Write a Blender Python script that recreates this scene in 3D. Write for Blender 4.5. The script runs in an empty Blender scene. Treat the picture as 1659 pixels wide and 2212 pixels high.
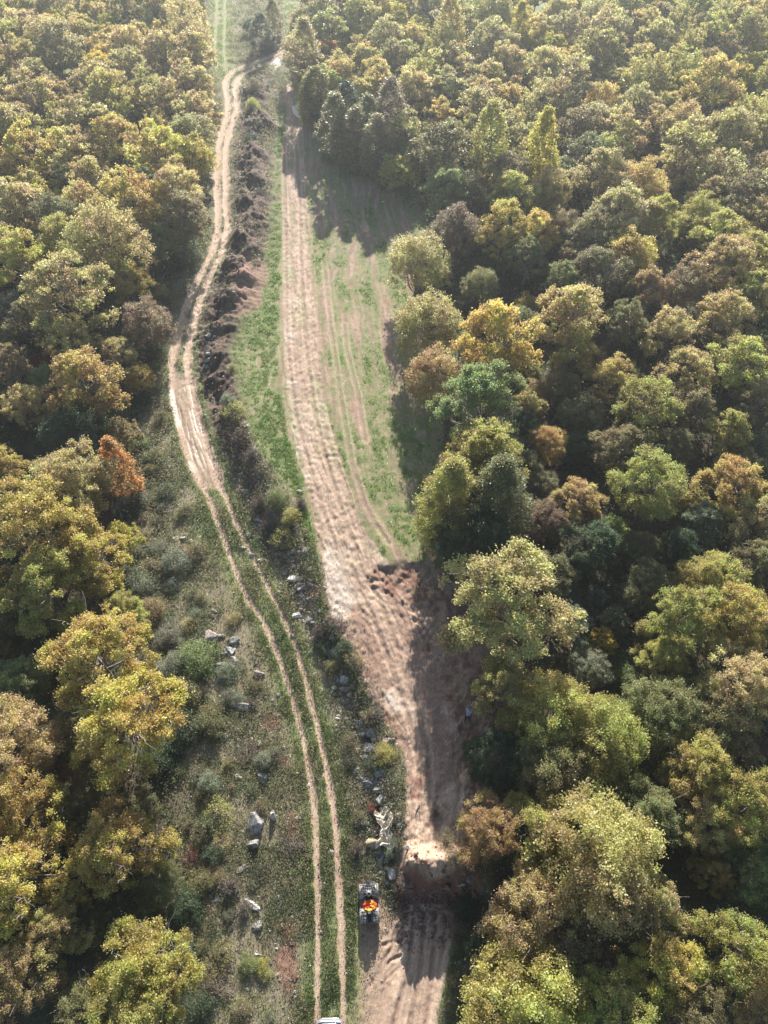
import bpy, bmesh, math, random
import numpy as np
from mathutils import Vector, Matrix, Euler

# ------------------------------------------------------------------ camera, light, exposure
SC = bpy.context.scene
COL = SC.collection
CAM_H = 48.0
PITCH = 52.0                      # degrees below the horizon
FD = 1533.6                       # focal length in the 1659 x 2212 reading grid
CU, CV = 829.5, 1106.0
SUN_EL, SUN_AZ = 23.0, 3.0        # sun ahead of the camera, slightly right

cd = bpy.data.cameras.new('camera')
cd.sensor_fit = 'VERTICAL'
cd.sensor_height = 24.0
cd.lens = 24.0 * FD / 2212.0
cd.clip_start = 0.5
cd.clip_end = 4000
cam = bpy.data.objects.new('camera', cd)
cam.location = (0, 0, CAM_H)
cam.rotation_euler = (math.radians(90 - PITCH), 0, 0)
COL.objects.link(cam)
SC.camera = cam

world = bpy.data.worlds.new('World')
SC.world = world
world.use_nodes = True
wn = world.node_tree
bg = wn.nodes['Background']
sky = wn.nodes.new('ShaderNodeTexSky')
sky.sky_type = 'NISHITA'
sky.sun_disc = False
sky.sun_elevation = math.radians(SUN_EL)
sky.sun_rotation = math.radians(SUN_AZ)
sky.dust_density = 1.0
wn.links.new(sky.outputs[0], bg.inputs[0])
bg.inputs[1].default_value = 0.075

sl = bpy.data.lights.new('sun', 'SUN')
sl.energy = 5.0
sl.angle = math.radians(0.55)
sl.color = (1.0, 0.95, 0.87)
sun = bpy.data.objects.new('sun', sl)
COL.objects.link(sun)
_el, _az = math.radians(SUN_EL), math.radians(SUN_AZ)
SUND = Vector((math.cos(_el) * math.sin(_az), math.cos(_el) * math.cos(_az), math.sin(_el)))
sun.rotation_euler = SUND.to_track_quat('Z', 'Y').to_euler()
sun.location = (0, 60, 80)

SC.view_settings.view_transform = 'Standard'
SC.view_settings.look = 'None'
SC.view_settings.exposure = 1.3
SC.view_settings.gamma = 1.0
SC.cycles.use_denoising = True
SC.cycles.max_bounces = 5
SC.cycles.diffuse_bounces = 3
SC.cycles.glossy_bounces = 2
SC.cycles.transmission_bounces = 3
SC.cycles.transparent_max_bounces = 6
SC.cycles.volume_bounces = 0
SC.cycles.caustics_reflective = False
SC.cycles.caustics_refractive = False

RND = random.Random(11)
NR = np.random.default_rng(5)
_p = math.radians(PITCH)
SP, CP = math.sin(_p), math.cos(_p)

def P(u, v, z=0.0):
    """ground point (world) that the photograph shows at reading-grid u, v on the level z; also the depth"""
    x = (u - CU) / FD
    q = -(v - CV) / FD
    dy = CP + q * SP
    dz = -SP + q * CP
    t = (CAM_H - z) / -dz
    return x * t, dy * t, t

# ------------------------------------------------------------------ noise and curves in numpy
_tab = np.random.default_rng(77).random((256, 256))
def vnoise(x, y, seed=0):
    x = np.asarray(x, float) + seed * 17.31
    y = np.asarray(y, float) + seed * 9.77
    xi = np.floor(x).astype(int); yi = np.floor(y).astype(int)
    fx = x - xi; fy = y - yi
    fx = fx * fx * (3 - 2 * fx); fy = fy * fy * (3 - 2 * fy)
    a = _tab[xi & 255, yi & 255]; b = _tab[(xi + 1) & 255, yi & 255]
    c = _tab[xi & 255, (yi + 1) & 255]; d = _tab[(xi + 1) & 255, (yi + 1) & 255]
    return (a * (1 - fx) + b * fx) * (1 - fy) + (c * (1 - fx) + d * fx) * fy

def fbm(x, y, s, octv=4, seed=0):
    r = 0; amp = 1; tot = 0
    for k in range(octv):
        r = r + amp * vnoise(x / s, y / s, seed + k * 3)
        tot += amp; amp *= 0.5; s *= 0.5
    return r / tot

def sst(a, b, x):
    t = np.clip((x - a) / (b - a), 0, 1)
    return t * t * (3 - 2 * t)

def wline(pts, z=0.0):
    return np.array([P(p[0], p[1], z)[:2] for p in pts])

def smooth_line(w, n=6):
    """Catmull-Rom through the traced points"""
    out = []
    for i in range(len(w) - 1):
        p0 = w[max(i - 1, 0)]; p1 = w[i]; p2 = w[i + 1]; p3 = w[min(i + 2, len(w) - 1)]
        for k in range(n):
            t = k / n
            out.append(0.5 * ((2 * p1) + (-p0 + p2) * t + (2 * p0 - 5 * p1 + 4 * p2 - p3) * t * t + (-p0 + 3 * p1 - 3 * p2 + p3) * t ** 3))
    out.append(w[-1])
    return np.array(out)

def curve_dist_sorted(x, y, w, cap):
    """the same for points sorted by y, looking only at points within cap of each piece"""
    best = np.full(x.shape, float(cap)); sg = np.zeros(x.shape); arc = np.zeros(x.shape); par = np.zeros(x.shape)
    s0 = 0.0
    for i in range(len(w) - 1):
        ax, ay = w[i]; bx, by = w[i + 1]
        a0 = np.searchsorted(y, min(ay, by) - cap); a1 = np.searchsorted(y, max(ay, by) + cap)
        X, Y = x[a0:a1], y[a0:a1]
        dx, dy = bx - ax, by - ay
        L = math.hypot(dx, dy) + 1e-9
        t = np.clip(((X - ax) * dx + (Y - ay) * dy) / (L * L), 0, 1)
        d = np.hypot(X - ax - t * dx, Y - ay - t * dy)
        m = np.nonzero(d < best[a0:a1])[0]
        k = m + a0
        best[k] = d[m]
        sg[k] = np.sign((X[m] - ax) * dy - (Y[m] - ay) * dx)
        arc[k] = s0 + t[m] * L; par[k] = i + t[m]
        s0 += L
    return best, best * sg, arc, par

def curve_dist(x, y, w, cap=0):
    """unsigned and signed distance to the polyline, arc length and vertex parameter at the nearest point"""
    if cap and x.size > 5000:
        return curve_dist_sorted(x, y, w, cap)
    best = np.full(x.shape, 1e9); sg = np.zeros(x.shape); arc = np.zeros(x.shape); par = np.zeros(x.shape)
    s0 = 0.0
    for i in range(len(w) - 1):
        ax, ay = w[i]; bx, by = w[i + 1]
        dx, dy = bx - ax, by - ay
        L = math.hypot(dx, dy) + 1e-9
        t = np.clip(((x - ax) * dx + (y - ay) * dy) / (L * L), 0, 1)
        px = ax + t * dx; py = ay + t * dy
        d = np.hypot(x - px, y - py)
        m = d < best
        best = np.where(m, d, best)
        cr = (x - ax) * dy - (y - ay) * dx
        sg = np.where(m, np.sign(cr), sg)
        arc = np.where(m, s0 + t * L, arc)
        par = np.where(m, i + t, par)
        s0 += L
    return best, best * sg, arc, par

def poly_sd(x, y, w):
    """signed distance to polygon, positive inside"""
    n = len(w); best = np.full(x.shape, 1e9); ins = np.zeros(x.shape, bool)
    for i in range(n):
        ax, ay = w[i]; bx, by = w[(i + 1) % n]
        dx, dy = bx - ax, by - ay
        L2 = dx * dx + dy * dy + 1e-12
        t = np.clip(((x - ax) * dx + (y - ay) * dy) / L2, 0, 1)
        best = np.minimum(best, np.hypot(x - ax - t * dx, y - ay - t * dy))
        c = ((ay > y) != (by > y)) & (x < (bx - ax) * (y - ay) / (by - ay + 1e-12) + ax)
        ins ^= c
    return np.where(ins, best, -best)

# ------------------------------------------------------------------ traced lines of the place
RUT_L = [(686,2290),(686,2212),(686,2100),(687,2000),(686,1900),(683,1800),(677,1720),(668,1660),(656,1600),(644,1550),(630,1500),(612,1445),(590,1385),(562,1330),(535,1290),(512,1240),(490,1180),(465,1110),(440,1050),(418,1000),(400,950),(388,900),(378,860),(373,800),(374,770),(384,720),(400,670),(420,620),(440,580),(460,540),(470,500),(471,450),(468,400),(470,350),(476,300),(487,265),(494,240),(494,215),(487,190),(490,170),(510,150),(545,137),(585,122),(610,110)]
RUT_R = [(741,2290),(741,2212),(740,2100),(737,2000),(732,1900),(726,1800),(720,1740),(712,1690),(700,1630),(688,1580),(674,1520),(658,1460),(640,1400),(620,1350),(598,1305),(575,1260),(550,1210),(535,1180),(512,1130),(490,1080),(468,1030),(448,970),(432,920),(420,870),(410,820),(405,780),(410,740),(420,690),(436,640),(455,600),(475,560),(487,520),(492,480),(488,440),(489,400),(488,350),(490,310),(500,275),(510,245),(512,215),(508,190),(520,165),(550,148),(590,130),(615,118)]
BERM = [(572,168),(556,185),(545,250),(540,330),(540,450),(530,530),(500,620),(465,700),(455,780),(470,850),(500,930),(530,1010),(560,1090),(600,1160),(640,1240),(670,1340),(710,1400),(745,1480),(790,1560),(805,1640),(805,1700),(830,1800),(842,1880),(850,1915)]
LANE = [(632,150),(636,290),(638,400),(638,500),(643,600),(650,700),(655,800),(668,900),(690,1000),(715,1080),(735,1150),(762,1220),(800,1300),(850,1380),(885,1470),(925,1560),(948,1650),(945,1750),(930,1830),(925,1890)]
LANE_W = [0.8,1.1,1.2,1.3,1.4,1.5,1.6,1.6,1.6,1.6,1.7,2.2,3.0,3.0,2.8,2.2,2.0,1.7,1.6,1.8]
LOW = [(925,1940),(905,2040),(890,2120),(870,2212),(860,2290)]
FIELD = [(600,260),(590,330),(580,450),(570,560),(520,620),(470,700),(460,800),(480,850),(520,900),(560,980),(620,1060),(680,1180),(730,1290),(790,1400),(850,1500),(880,1600),(885,1780),(880,1890),(1010,1890),(1060,1700),(1060,1500),(1020,1350),(980,1250),(970,1080),(960,900),(930,760),(900,640),(900,520),(940,450),(880,370),(760,330),(690,230),(640,180),(600,200)]
TOPLANE = [(478,-10),(476,60),(474,110),(480,170),(490,230)]
w_rl = smooth_line(wline(RUT_L)); w_rr = smooth_line(wline(RUT_R))
w_berm = smooth_line(wline(BERM, 0.5), 3); w_lane = smooth_line(wline(LANE, 0.8), 3)
w_low = wline(LOW); w_field = wline(FIELD, 0.7); w_top = wline(TOPLANE)
Y_EDGE = 8.8
Y_STEP = 31.2

def base_height(x, y):
    """large shapes: wood floor swell, the raised field right of the rock strip, the two soil steps"""
    x = np.asarray(x, float); y = np.asarray(y, float)
    h = (fbm(x, y, 22, 2, 4) - 0.5) * 0.5
    db, sb, ab, _ = curve_dist(x, y, w_berm)
    right = sst(0.6, -1.6, sb)        # polyline runs from far to near, so its right-hand field has negative sign
    wob = (fbm(x, y, 3, 3, 9) - 0.5) * 2
    stp = sst(Y_STEP - 0.5, Y_STEP + 0.4, y + 1.8 * wob)
    rmp = sst(Y_STEP - 7, Y_STEP + 7, y)
    kx = sst(-1.2, 0.8, x)
    plat = 0.92 + 0.30 * (stp * kx + rmp * (1 - kx)) - 1.05 * sst(36, 95, y) + 0.35 * sst(18, 10, y)
    plat = plat * sst(Y_EDGE - 0.75, Y_EDGE + 0.25, y + 0.9 * (fbm(x, y, 1.2, 3, 2) - 0.5) * 2)
    plat = plat * 1.1
    rt = sst(6.2, 8.5, x)
    plat = plat * (1 - rt) + rt * 0.75 * sst(2, 14, y)
    h = h * 0.5 + right * plat
    # lip of pushed-up soil at the lower end of the field
    lip = np.exp(-((y - (Y_EDGE + 0.8)) / 0.8) ** 2) * sst(0.9, 1.6, x) * sst(6.0, 4.6, x)
    h = h + lip * (0.55 + 0.5 * fbm(x, y, 0.9, 3, 44))
    h = h - 0.25 * np.exp(-((y - (Y_EDGE - 1.6)) / 1.2) ** 2) * sst(0.9, 1.6, x) * sst(6.0, 4.6, x)
    return h

HEAPS = []
for (u_, v_, r_, h_) in ((545,195,1.9,1.1),(556,262,1.8,1.2),(538,335,1.8,.9),(575,275,1.3,.8),(545,392,1.7,.8),(528,432,1.4,.8),(540,478,1.9,.9),(520,520,1.6,.9),(540,545,1.5,.8),(505,575,1.6,.9),(520,610,1.6,.9),(490,645,1.6,.9),(468,665,1.2,.7),(455,715,.9,.6),(452,770,.9,.6),(495,905,1.0,.4),(508,940,1.0,.4)):
    a_, b_, c_ = P(u_, v_, 0.5); HEAPS.append((a_, b_, r_, h_))

def berm_rough(x, y):
    db, sb, ab, pr = curve_dist(x, y, w_berm)
    n = fbm(x, y, 1.5, 4, 21)
    n2 = fbm(x, y, 5.0, 2, 33)
    wid = 1.0 + 0.9 * n2 + 0.9 * sst(45, 60, y) * sst(130, 90, y)
    m = np.exp(-(db / wid) ** 2) * sst(Y_EDGE - 1, Y_EDGE + 2, y)
    hp = 0 * x
    for (hx, hy, hr, hh) in HEAPS:
        hp = np.maximum(hp, hh * np.exp(-(((x - hx) ** 2 + ((y - hy) * 0.8) ** 2) / hr ** 2)))
    amp = 0.35 + 1.1 * sst(44, 58, y) * (0.35 + n2)
    m = np.maximum(m, np.clip(hp * 1.3, 0, 1) * 0.98)
    return m * amp * (n * 1.5 - 0.25) * 0.8 + hp * (0.6 + 0.8 * n), m

def ruts(x, y):
    dl, _, al, _ = curve_dist(x, y, w_rl, 5)
    dr, _, ar, _ = curve_dist(x, y, w_rr, 5)
    wob = 1 + 0.9 * (fbm(x, y, 1.3, 3, 3) - 0.5)
    wd = 0.235 * wob * (1 + 1.1 * sst(28, 60, y) + 0.5 * sst(80, 120, y))
    gl = np.exp(-(dl / wd) ** 2); gr = np.exp(-(dr / wd) ** 2)
    return gl, gr, dl, dr

def height(x, y, fine=True):
    h = base_height(x, y)
    br, bm = berm_rough(x, y)
    h = h + br
    gl, gr, dl, dr = ruts(x, y)
    rm = np.maximum(gl, gr)
    h = h * (1 - 0.5 * rm) - 0.07 * rm + 0.03 * np.exp(-((np.minimum(dl, dr) - 0.42) / 0.12) ** 2)
    return h

def gz(x, y):
    return float(height(np.array([x]), np.array([y]))[0])

def G(u, v, zoff=0.0):
    """point on the terrain seen at u, v (zoff: the level above ground that pixel belongs to)"""
    z = 0.0
    for _ in range(4):
        x, y, t = P(u, v, z + zoff)
        z = gz(x, y)
    return x, y, z, t

# ------------------------------------------------------------------ object helpers
def tagp(o, label=None, cat=None, group=None, kind=None):
    if label: o['label'] = label
    if cat: o['category'] = cat
    if group: o['group'] = group
    if kind: o['kind'] = kind
    return o

def empty(name, loc=(0, 0, 0), rz=0.0, label=None, cat=None, group=None):
    o = bpy.data.objects.new(name, None)
    o.empty_display_size = 0.3
    COL.objects.link(o)
    o.location = loc
    o.rotation_euler = (0, 0, rz)
    return tagp(o, label, cat, group)

def link_mesh(name, me, mat=None, parent=None):
    o = bpy.data.objects.new(name, me)
    COL.objects.link(o)
    if mat is not None and len(me.materials) == 0: me.materials.append(mat)
    if parent is not None: o.parent = parent
    return o

def np_mesh(name, verts, faces, attrs=None, smooth=False):
    """verts (N,3), faces (M,k) arrays -> mesh; attrs {name: (domain, type, array)}"""
    me = bpy.data.meshes.new(name)
    n, m, k = len(verts), len(faces), faces.shape[1]
    me.vertices.add(n)
    me.vertices.foreach_set('co', np.ascontiguousarray(verts, dtype=np.float32).ravel())
    me.loops.add(m * k)
    me.loops.foreach_set('vertex_index', np.ascontiguousarray(faces, dtype=np.int32).ravel())
    me.polygons.add(m)
    me.polygons.foreach_set('loop_start', np.arange(0, m * k, k, dtype=np.int32))
    me.polygons.foreach_set('loop_total', np.full(m, k, dtype=np.int32))
    me.polygons.foreach_set('use_smooth', np.full(m, smooth, dtype=bool))
    me.update(calc_edges=True)
    for an, (dom, typ, arr) in (attrs or {}).items():
        a = me.attributes.new(an, typ, dom)
        a.data.foreach_set('color' if 'COLOR' in typ else 'value', np.ascontiguousarray(arr, dtype=np.float32).ravel())
    me.validate()
    return me

class MB:
    """collects shapes into one bmesh, then links them as one object"""
    def __init__(self): self.bm = bmesh.new()
    def _xf(self, vs, M):
        for v in vs: v.co = M @ v.co
    def box(self, c, s, rot=(0, 0, 0), bev=0.0, taper=1.0):
        r = bmesh.ops.create_cube(self.bm, size=1.0)
        vs = r['verts']
        for v in vs:
            k = taper if v.co.z > 0 else 1.0
            v.co = Vector((v.co.x * s[0] * k, v.co.y * s[1] * k, v.co.z * s[2]))
        if bev > 0:
            es = list({e for v in vs for e in v.link_edges})
            rb = bmesh.ops.bevel(self.bm, geom=es, offset=bev, segments=2, affect='EDGES', profile=0.6)
            vs = list({v for f in rb['faces'] for v in f.verts} | {v for v in vs if v.is_valid})
        self._xf(vs, Matrix.Translation(c) @ Euler(rot).to_matrix().to_4x4())
        return self
    def ell(self, c, s, rot=(0, 0, 0), seg=16, ring=10):
        r = bmesh.ops.create_uvsphere(self.bm, u_segments=seg, v_segments=ring, radius=1.0)
        M = Matrix.Translation(c) @ Euler(rot).to_matrix().to_4x4() @ Matrix.Diagonal((s[0], s[1], s[2], 1))
        self._xf(r['verts'], M)
        for v in r['verts']:
            for f in v.link_faces: f.smooth = True
        return self
    def tube(self, pts, rad, seg=8, cap=True):
        pts = [Vector(p) for p in pts]
        rads = rad if isinstance(rad, (list, tuple)) else [rad] * len(pts)
        rings = []
        up = Vector((0, 0, 1))
        for i, p in enumerate(pts):
            d = (pts[min(i + 1, len(pts) - 1)] - pts[max(i - 1, 0)]).normalized()
            a = d.cross(up)
            if a.length < 1e-3: a = d.cross(Vector((1, 0, 0)))
            a.normalize(); b = d.cross(a)
            rings.append([self.bm.verts.new(p + (a * math.cos(k * 2 * math.pi / seg) + b * math.sin(k * 2 * math.pi / seg)) * rads[i]) for k in range(seg)])
        for i in range(len(rings) - 1):
            for k in range(seg):
                f = self.bm.faces.new((rings[i][k], rings[i][(k + 1) % seg], rings[i + 1][(k + 1) % seg], rings[i + 1][k]))
                f.smooth = True
        if cap:
            self.bm.faces.new(rings[0]); self.bm.faces.new(list(reversed(rings[-1])))
        return self
    def loft(self, rings, closed=True, cap=True, smooth=True):
        R = [[self.bm.verts.new(Vector(p)) for p in r] for r in rings]
        n = len(R[0])
        for i in range(len(R) - 1):
            for k in range(n if closed else n - 1):
                f = self.bm.faces.new((R[i][k], R[i][(k + 1) % n], R[i + 1][(k + 1) % n], R[i + 1][k])); f.smooth = smooth
        if cap and closed:
            self.bm.faces.new(list(reversed(R[0]))); self.bm.faces.new(R[-1])
        return self
    def lathe_x(self, prof, c, seg=24):
        """profile (x, r) turned round the x axis"""
        rings = []
        for k in range(seg):
            a = 2 * math.pi * k / seg
            rings.append([self.bm.verts.new(Vector((c[0] + x, c[1] + r * math.cos(a), c[2] + r * math.sin(a)))) for x, r in prof])
        for k in range(seg):
            A = rings[k]; B = rings[(k + 1) % seg]
            for i in range(len(prof) - 1):
                f = self.bm.faces.new((A[i], A[i + 1], B[i + 1], B[i])); f.smooth = True
        return self
    def build(self, name, mat, parent=None, recalc=True):
        if recalc: bmesh.ops.recalc_face_normals(self.bm, faces=self.bm.faces)
        me = bpy.data.meshes.new(name)
        self.bm.to_mesh(me); self.bm.free()
        return link_mesh(name, me, mat, parent)

# ------------------------------------------------------------------ materials
def mat_new(name):
    m = bpy.data.materials.new(name); m.use_nodes = True
    nt = m.node_tree
    return m, nt, nt.nodes['Principled BSDF'], nt.nodes['Material Output']

def noise_node(nt, scale, detail=4, rough=0.6, coord=None):
    n = nt.nodes.new('ShaderNodeTexNoise')
    n.inputs['Scale'].default_value = scale
    n.inputs['Detail'].default_value = detail
    n.inputs['Roughness'].default_value = rough
    if coord is not None: nt.links.new(coord, n.inputs['Vector'])
    return n

def plain(name, col, rough=0.6, metal=0.0, var=0.25, scale=12.0, bump=0.0, dust=None):
    """paint, plastic, rubber, cloth: base colour broken by procedural wear"""
    m, nt, b, out = mat_new(name)
    tc = nt.nodes.new('ShaderNodeTexCoord')
    n = noise_node(nt, scale, 5, 0.65, tc.outputs['Object'])
    rp = nt.nodes.new('ShaderNodeValToRGB')
    rp.color_ramp.elements[0].position = 0.3; rp.color_ramp.elements[1].position = 0.7
    rp.color_ramp.elements[0].color = (*[c * (1 - var) for c in col], 1)
    c2 = dust if dust else [min(1, c * (1 + var)) for c in col]
    rp.color_ramp.elements[1].color = (*c2, 1)
    nt.links.new(n.outputs['Fac'], rp.inputs[0]); nt.links.new(rp.outputs[0], b.inputs['Base Color'])
    b.inputs['Roughness'].default_value = rough; b.inputs['Metallic'].default_value = metal
    if bump:
        bp = nt.nodes.new('ShaderNodeBump'); bp.inputs['Strength'].default_value = bump; bp.inputs['Distance'].default_value = 0.02
        n2 = noise_node(nt, scale * 4, 4, 0.7, tc.outputs['Object'])
        nt.links.new(n2.outputs['Fac'], bp.inputs['Height']); nt.links.new(bp.outputs[0], b.inputs['Normal'])
    return m

def leaf_shader(name, from_attr):
    """thin leaves: reflecting and letting light through; colour from the object (trees) or from the leaf (ground cover)"""
    m, nt, b, out = mat_new(name)
    if from_attr:
        a = nt.nodes.new('ShaderNodeAttribute'); a.attribute_name = 'col'; csock = a.outputs['Color']
    else:
        oi = nt.nodes.new('ShaderNodeObjectInfo')
        a = nt.nodes.new('ShaderNodeAttribute'); a.attribute_name = 'tone'
        sep = nt.nodes.new('ShaderNodeSeparateColor'); nt.links.new(a.outputs['Color'], sep.inputs[0])
        hs = nt.nodes.new('ShaderNodeHueSaturation')
        # hue swing from clump (R), value swing from leaf (G), saturation (B)
        def rng(sock, lo, hi):
            r = nt.nodes.new('ShaderNodeMapRange'); r.inputs['To Min'].default_value = lo; r.inputs['To Max'].default_value = hi
            nt.links.new(sock, r.inputs['Value']); return r.outputs[0]
        nt.links.new(rng(sep.outputs[0], 0.472, 0.535), hs.inputs['Hue'])
        nt.links.new(rng(sep.outputs[1], 0.5, 1.6), hs.inputs['Value'])
        nt.links.new(rng(sep.outputs[2], 0.66, 1.02), hs.inputs['Saturation'])
        nt.links.new(oi.outputs['Color'], hs.inputs['Color'])
        csock = hs.outputs[0]
    nt.links.new(csock, b.inputs['Base Color'])
    b.inputs['Roughness'].default_value = 0.42
    b.inputs['Specular IOR Level'].default_value = 0.55
    tr = nt.nodes.new('ShaderNodeBsdfTranslucent')
    br = nt.nodes.new('ShaderNodeHueSaturation'); br.inputs['Value'].default_value = 1.4 if from_attr else 1.5; br.inputs['Saturation'].default_value = 0.95 if from_attr else 1.0
    nt.links.new(csock, br.inputs['Color']); nt.links.new(br.outputs[0], tr.inputs['Color'])
    mx = nt.nodes.new('ShaderNodeMixShader'); mx.inputs[0].default_value = 0.58 if from_attr else 0.45
    nt.links.new(b.outputs[0], mx.inputs[1]); nt.links.new(tr.outputs[0], mx.inputs[2])
    nt.links.new(mx.outputs[0], out.inputs['Surface'])
    return m

M_LEAF = leaf_shader('leaf', False)
M_COVER = leaf_shader('ground_cover_leaf', True)
M_BARK = plain('bark', (0.23, 0.19, 0.155), 0.9, 0, 0.35, 6, 0.5)
M_TWIG = plain('grey_twig', (0.25, 0.20, 0.165), 0.9, 0, 0.3, 6)
M_PALE = plain('pale_bark', (0.34, 0.31, 0.27), 0.9, 0, 0.3, 6)

def rock_mat(name, c1, c2, c3, moss=0.0):
    m, nt, b, out = mat_new(name)
    tc = nt.nodes.new('ShaderNodeTexCoord')
    n = noise_node(nt, 3.0, 8, 0.7, tc.outputs['Object'])
    rp = nt.nodes.new('ShaderNodeValToRGB')
    e = rp.color_ramp.elements
    e[0].position = 0.32; e[0].color = (*c1, 1); e[1].position = 0.7; e[1].color = (*c3, 1)
    k = e.new(0.5); k.color = (*c2, 1)
    nt.links.new(n.outputs['Fac'], rp.inputs[0])
    vo = nt.nodes.new('ShaderNodeTexVoronoi'); vo.inputs['Scale'].default_value = 5.0; vo.feature = 'DISTANCE_TO_EDGE'
    nt.links.new(tc.outputs['Object'], vo.inputs['Vector'])
    cr = nt.nodes.new('ShaderNodeMapRange'); cr.inputs['From Max'].default_value = 0.05; cr.inputs['To Min'].default_value = 0.55
    nt.links.new(vo.outputs['Distance'], cr.inputs['Value'])
    mu = nt.nodes.new('ShaderNodeMixRGB'); mu.blend_type = 'MULTIPLY'; mu.inputs[0].default_value = 1
    nt.links.new(rp.outputs[0], mu.inputs[1]); nt.links.new(cr.outputs[0], mu.inputs[2])
    nt.links.new(mu.outputs[0], b.inputs['Base Color'])
    b.inputs['Roughness'].default_value = 0.8
    bp = nt.nodes.new('ShaderNodeBump'); bp.inputs['Strength'].default_value = 0.7; bp.inputs['Distance'].default_value = 0.05
    n2 = noise_node(nt, 9, 8, 0.75, tc.outputs['Object'])
    nt.links.new(n2.outputs['Fac'], bp.inputs['Height']); nt.links.new(bp.outputs[0], b.inputs['Normal'])
    return m
M_ROCK = {
    'g': rock_mat('grey_limestone', (0.15, 0.14, 0.135), (0.32, 0.305, 0.29), (0.50, 0.48, 0.455)),
    'd': rock_mat('dark_limestone', (0.12, 0.11, 0.10), (0.25, 0.235, 0.22), (0.42, 0.40, 0.375)),
    'w': rock_mat('pale_limestone', (0.40, 0.37, 0.33), (0.60, 0.57, 0.52), (0.72, 0.70, 0.66)),
    'o': rock_mat('ochre_lichen_rock', (0.18, 0.14, 0.11), (0.38, 0.29, 0.17), (0.55, 0.50, 0.42)),
    'p': rock_mat('pinkish_rock', (0.22, 0.17, 0.16), (0.36, 0.29, 0.27), (0.50, 0.44, 0.41)),
    'r': rock_mat('red_earth_clod', (0.10, 0.055, 0.04), (0.22, 0.12, 0.085), (0.34, 0.21, 0.15)),
}

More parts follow.
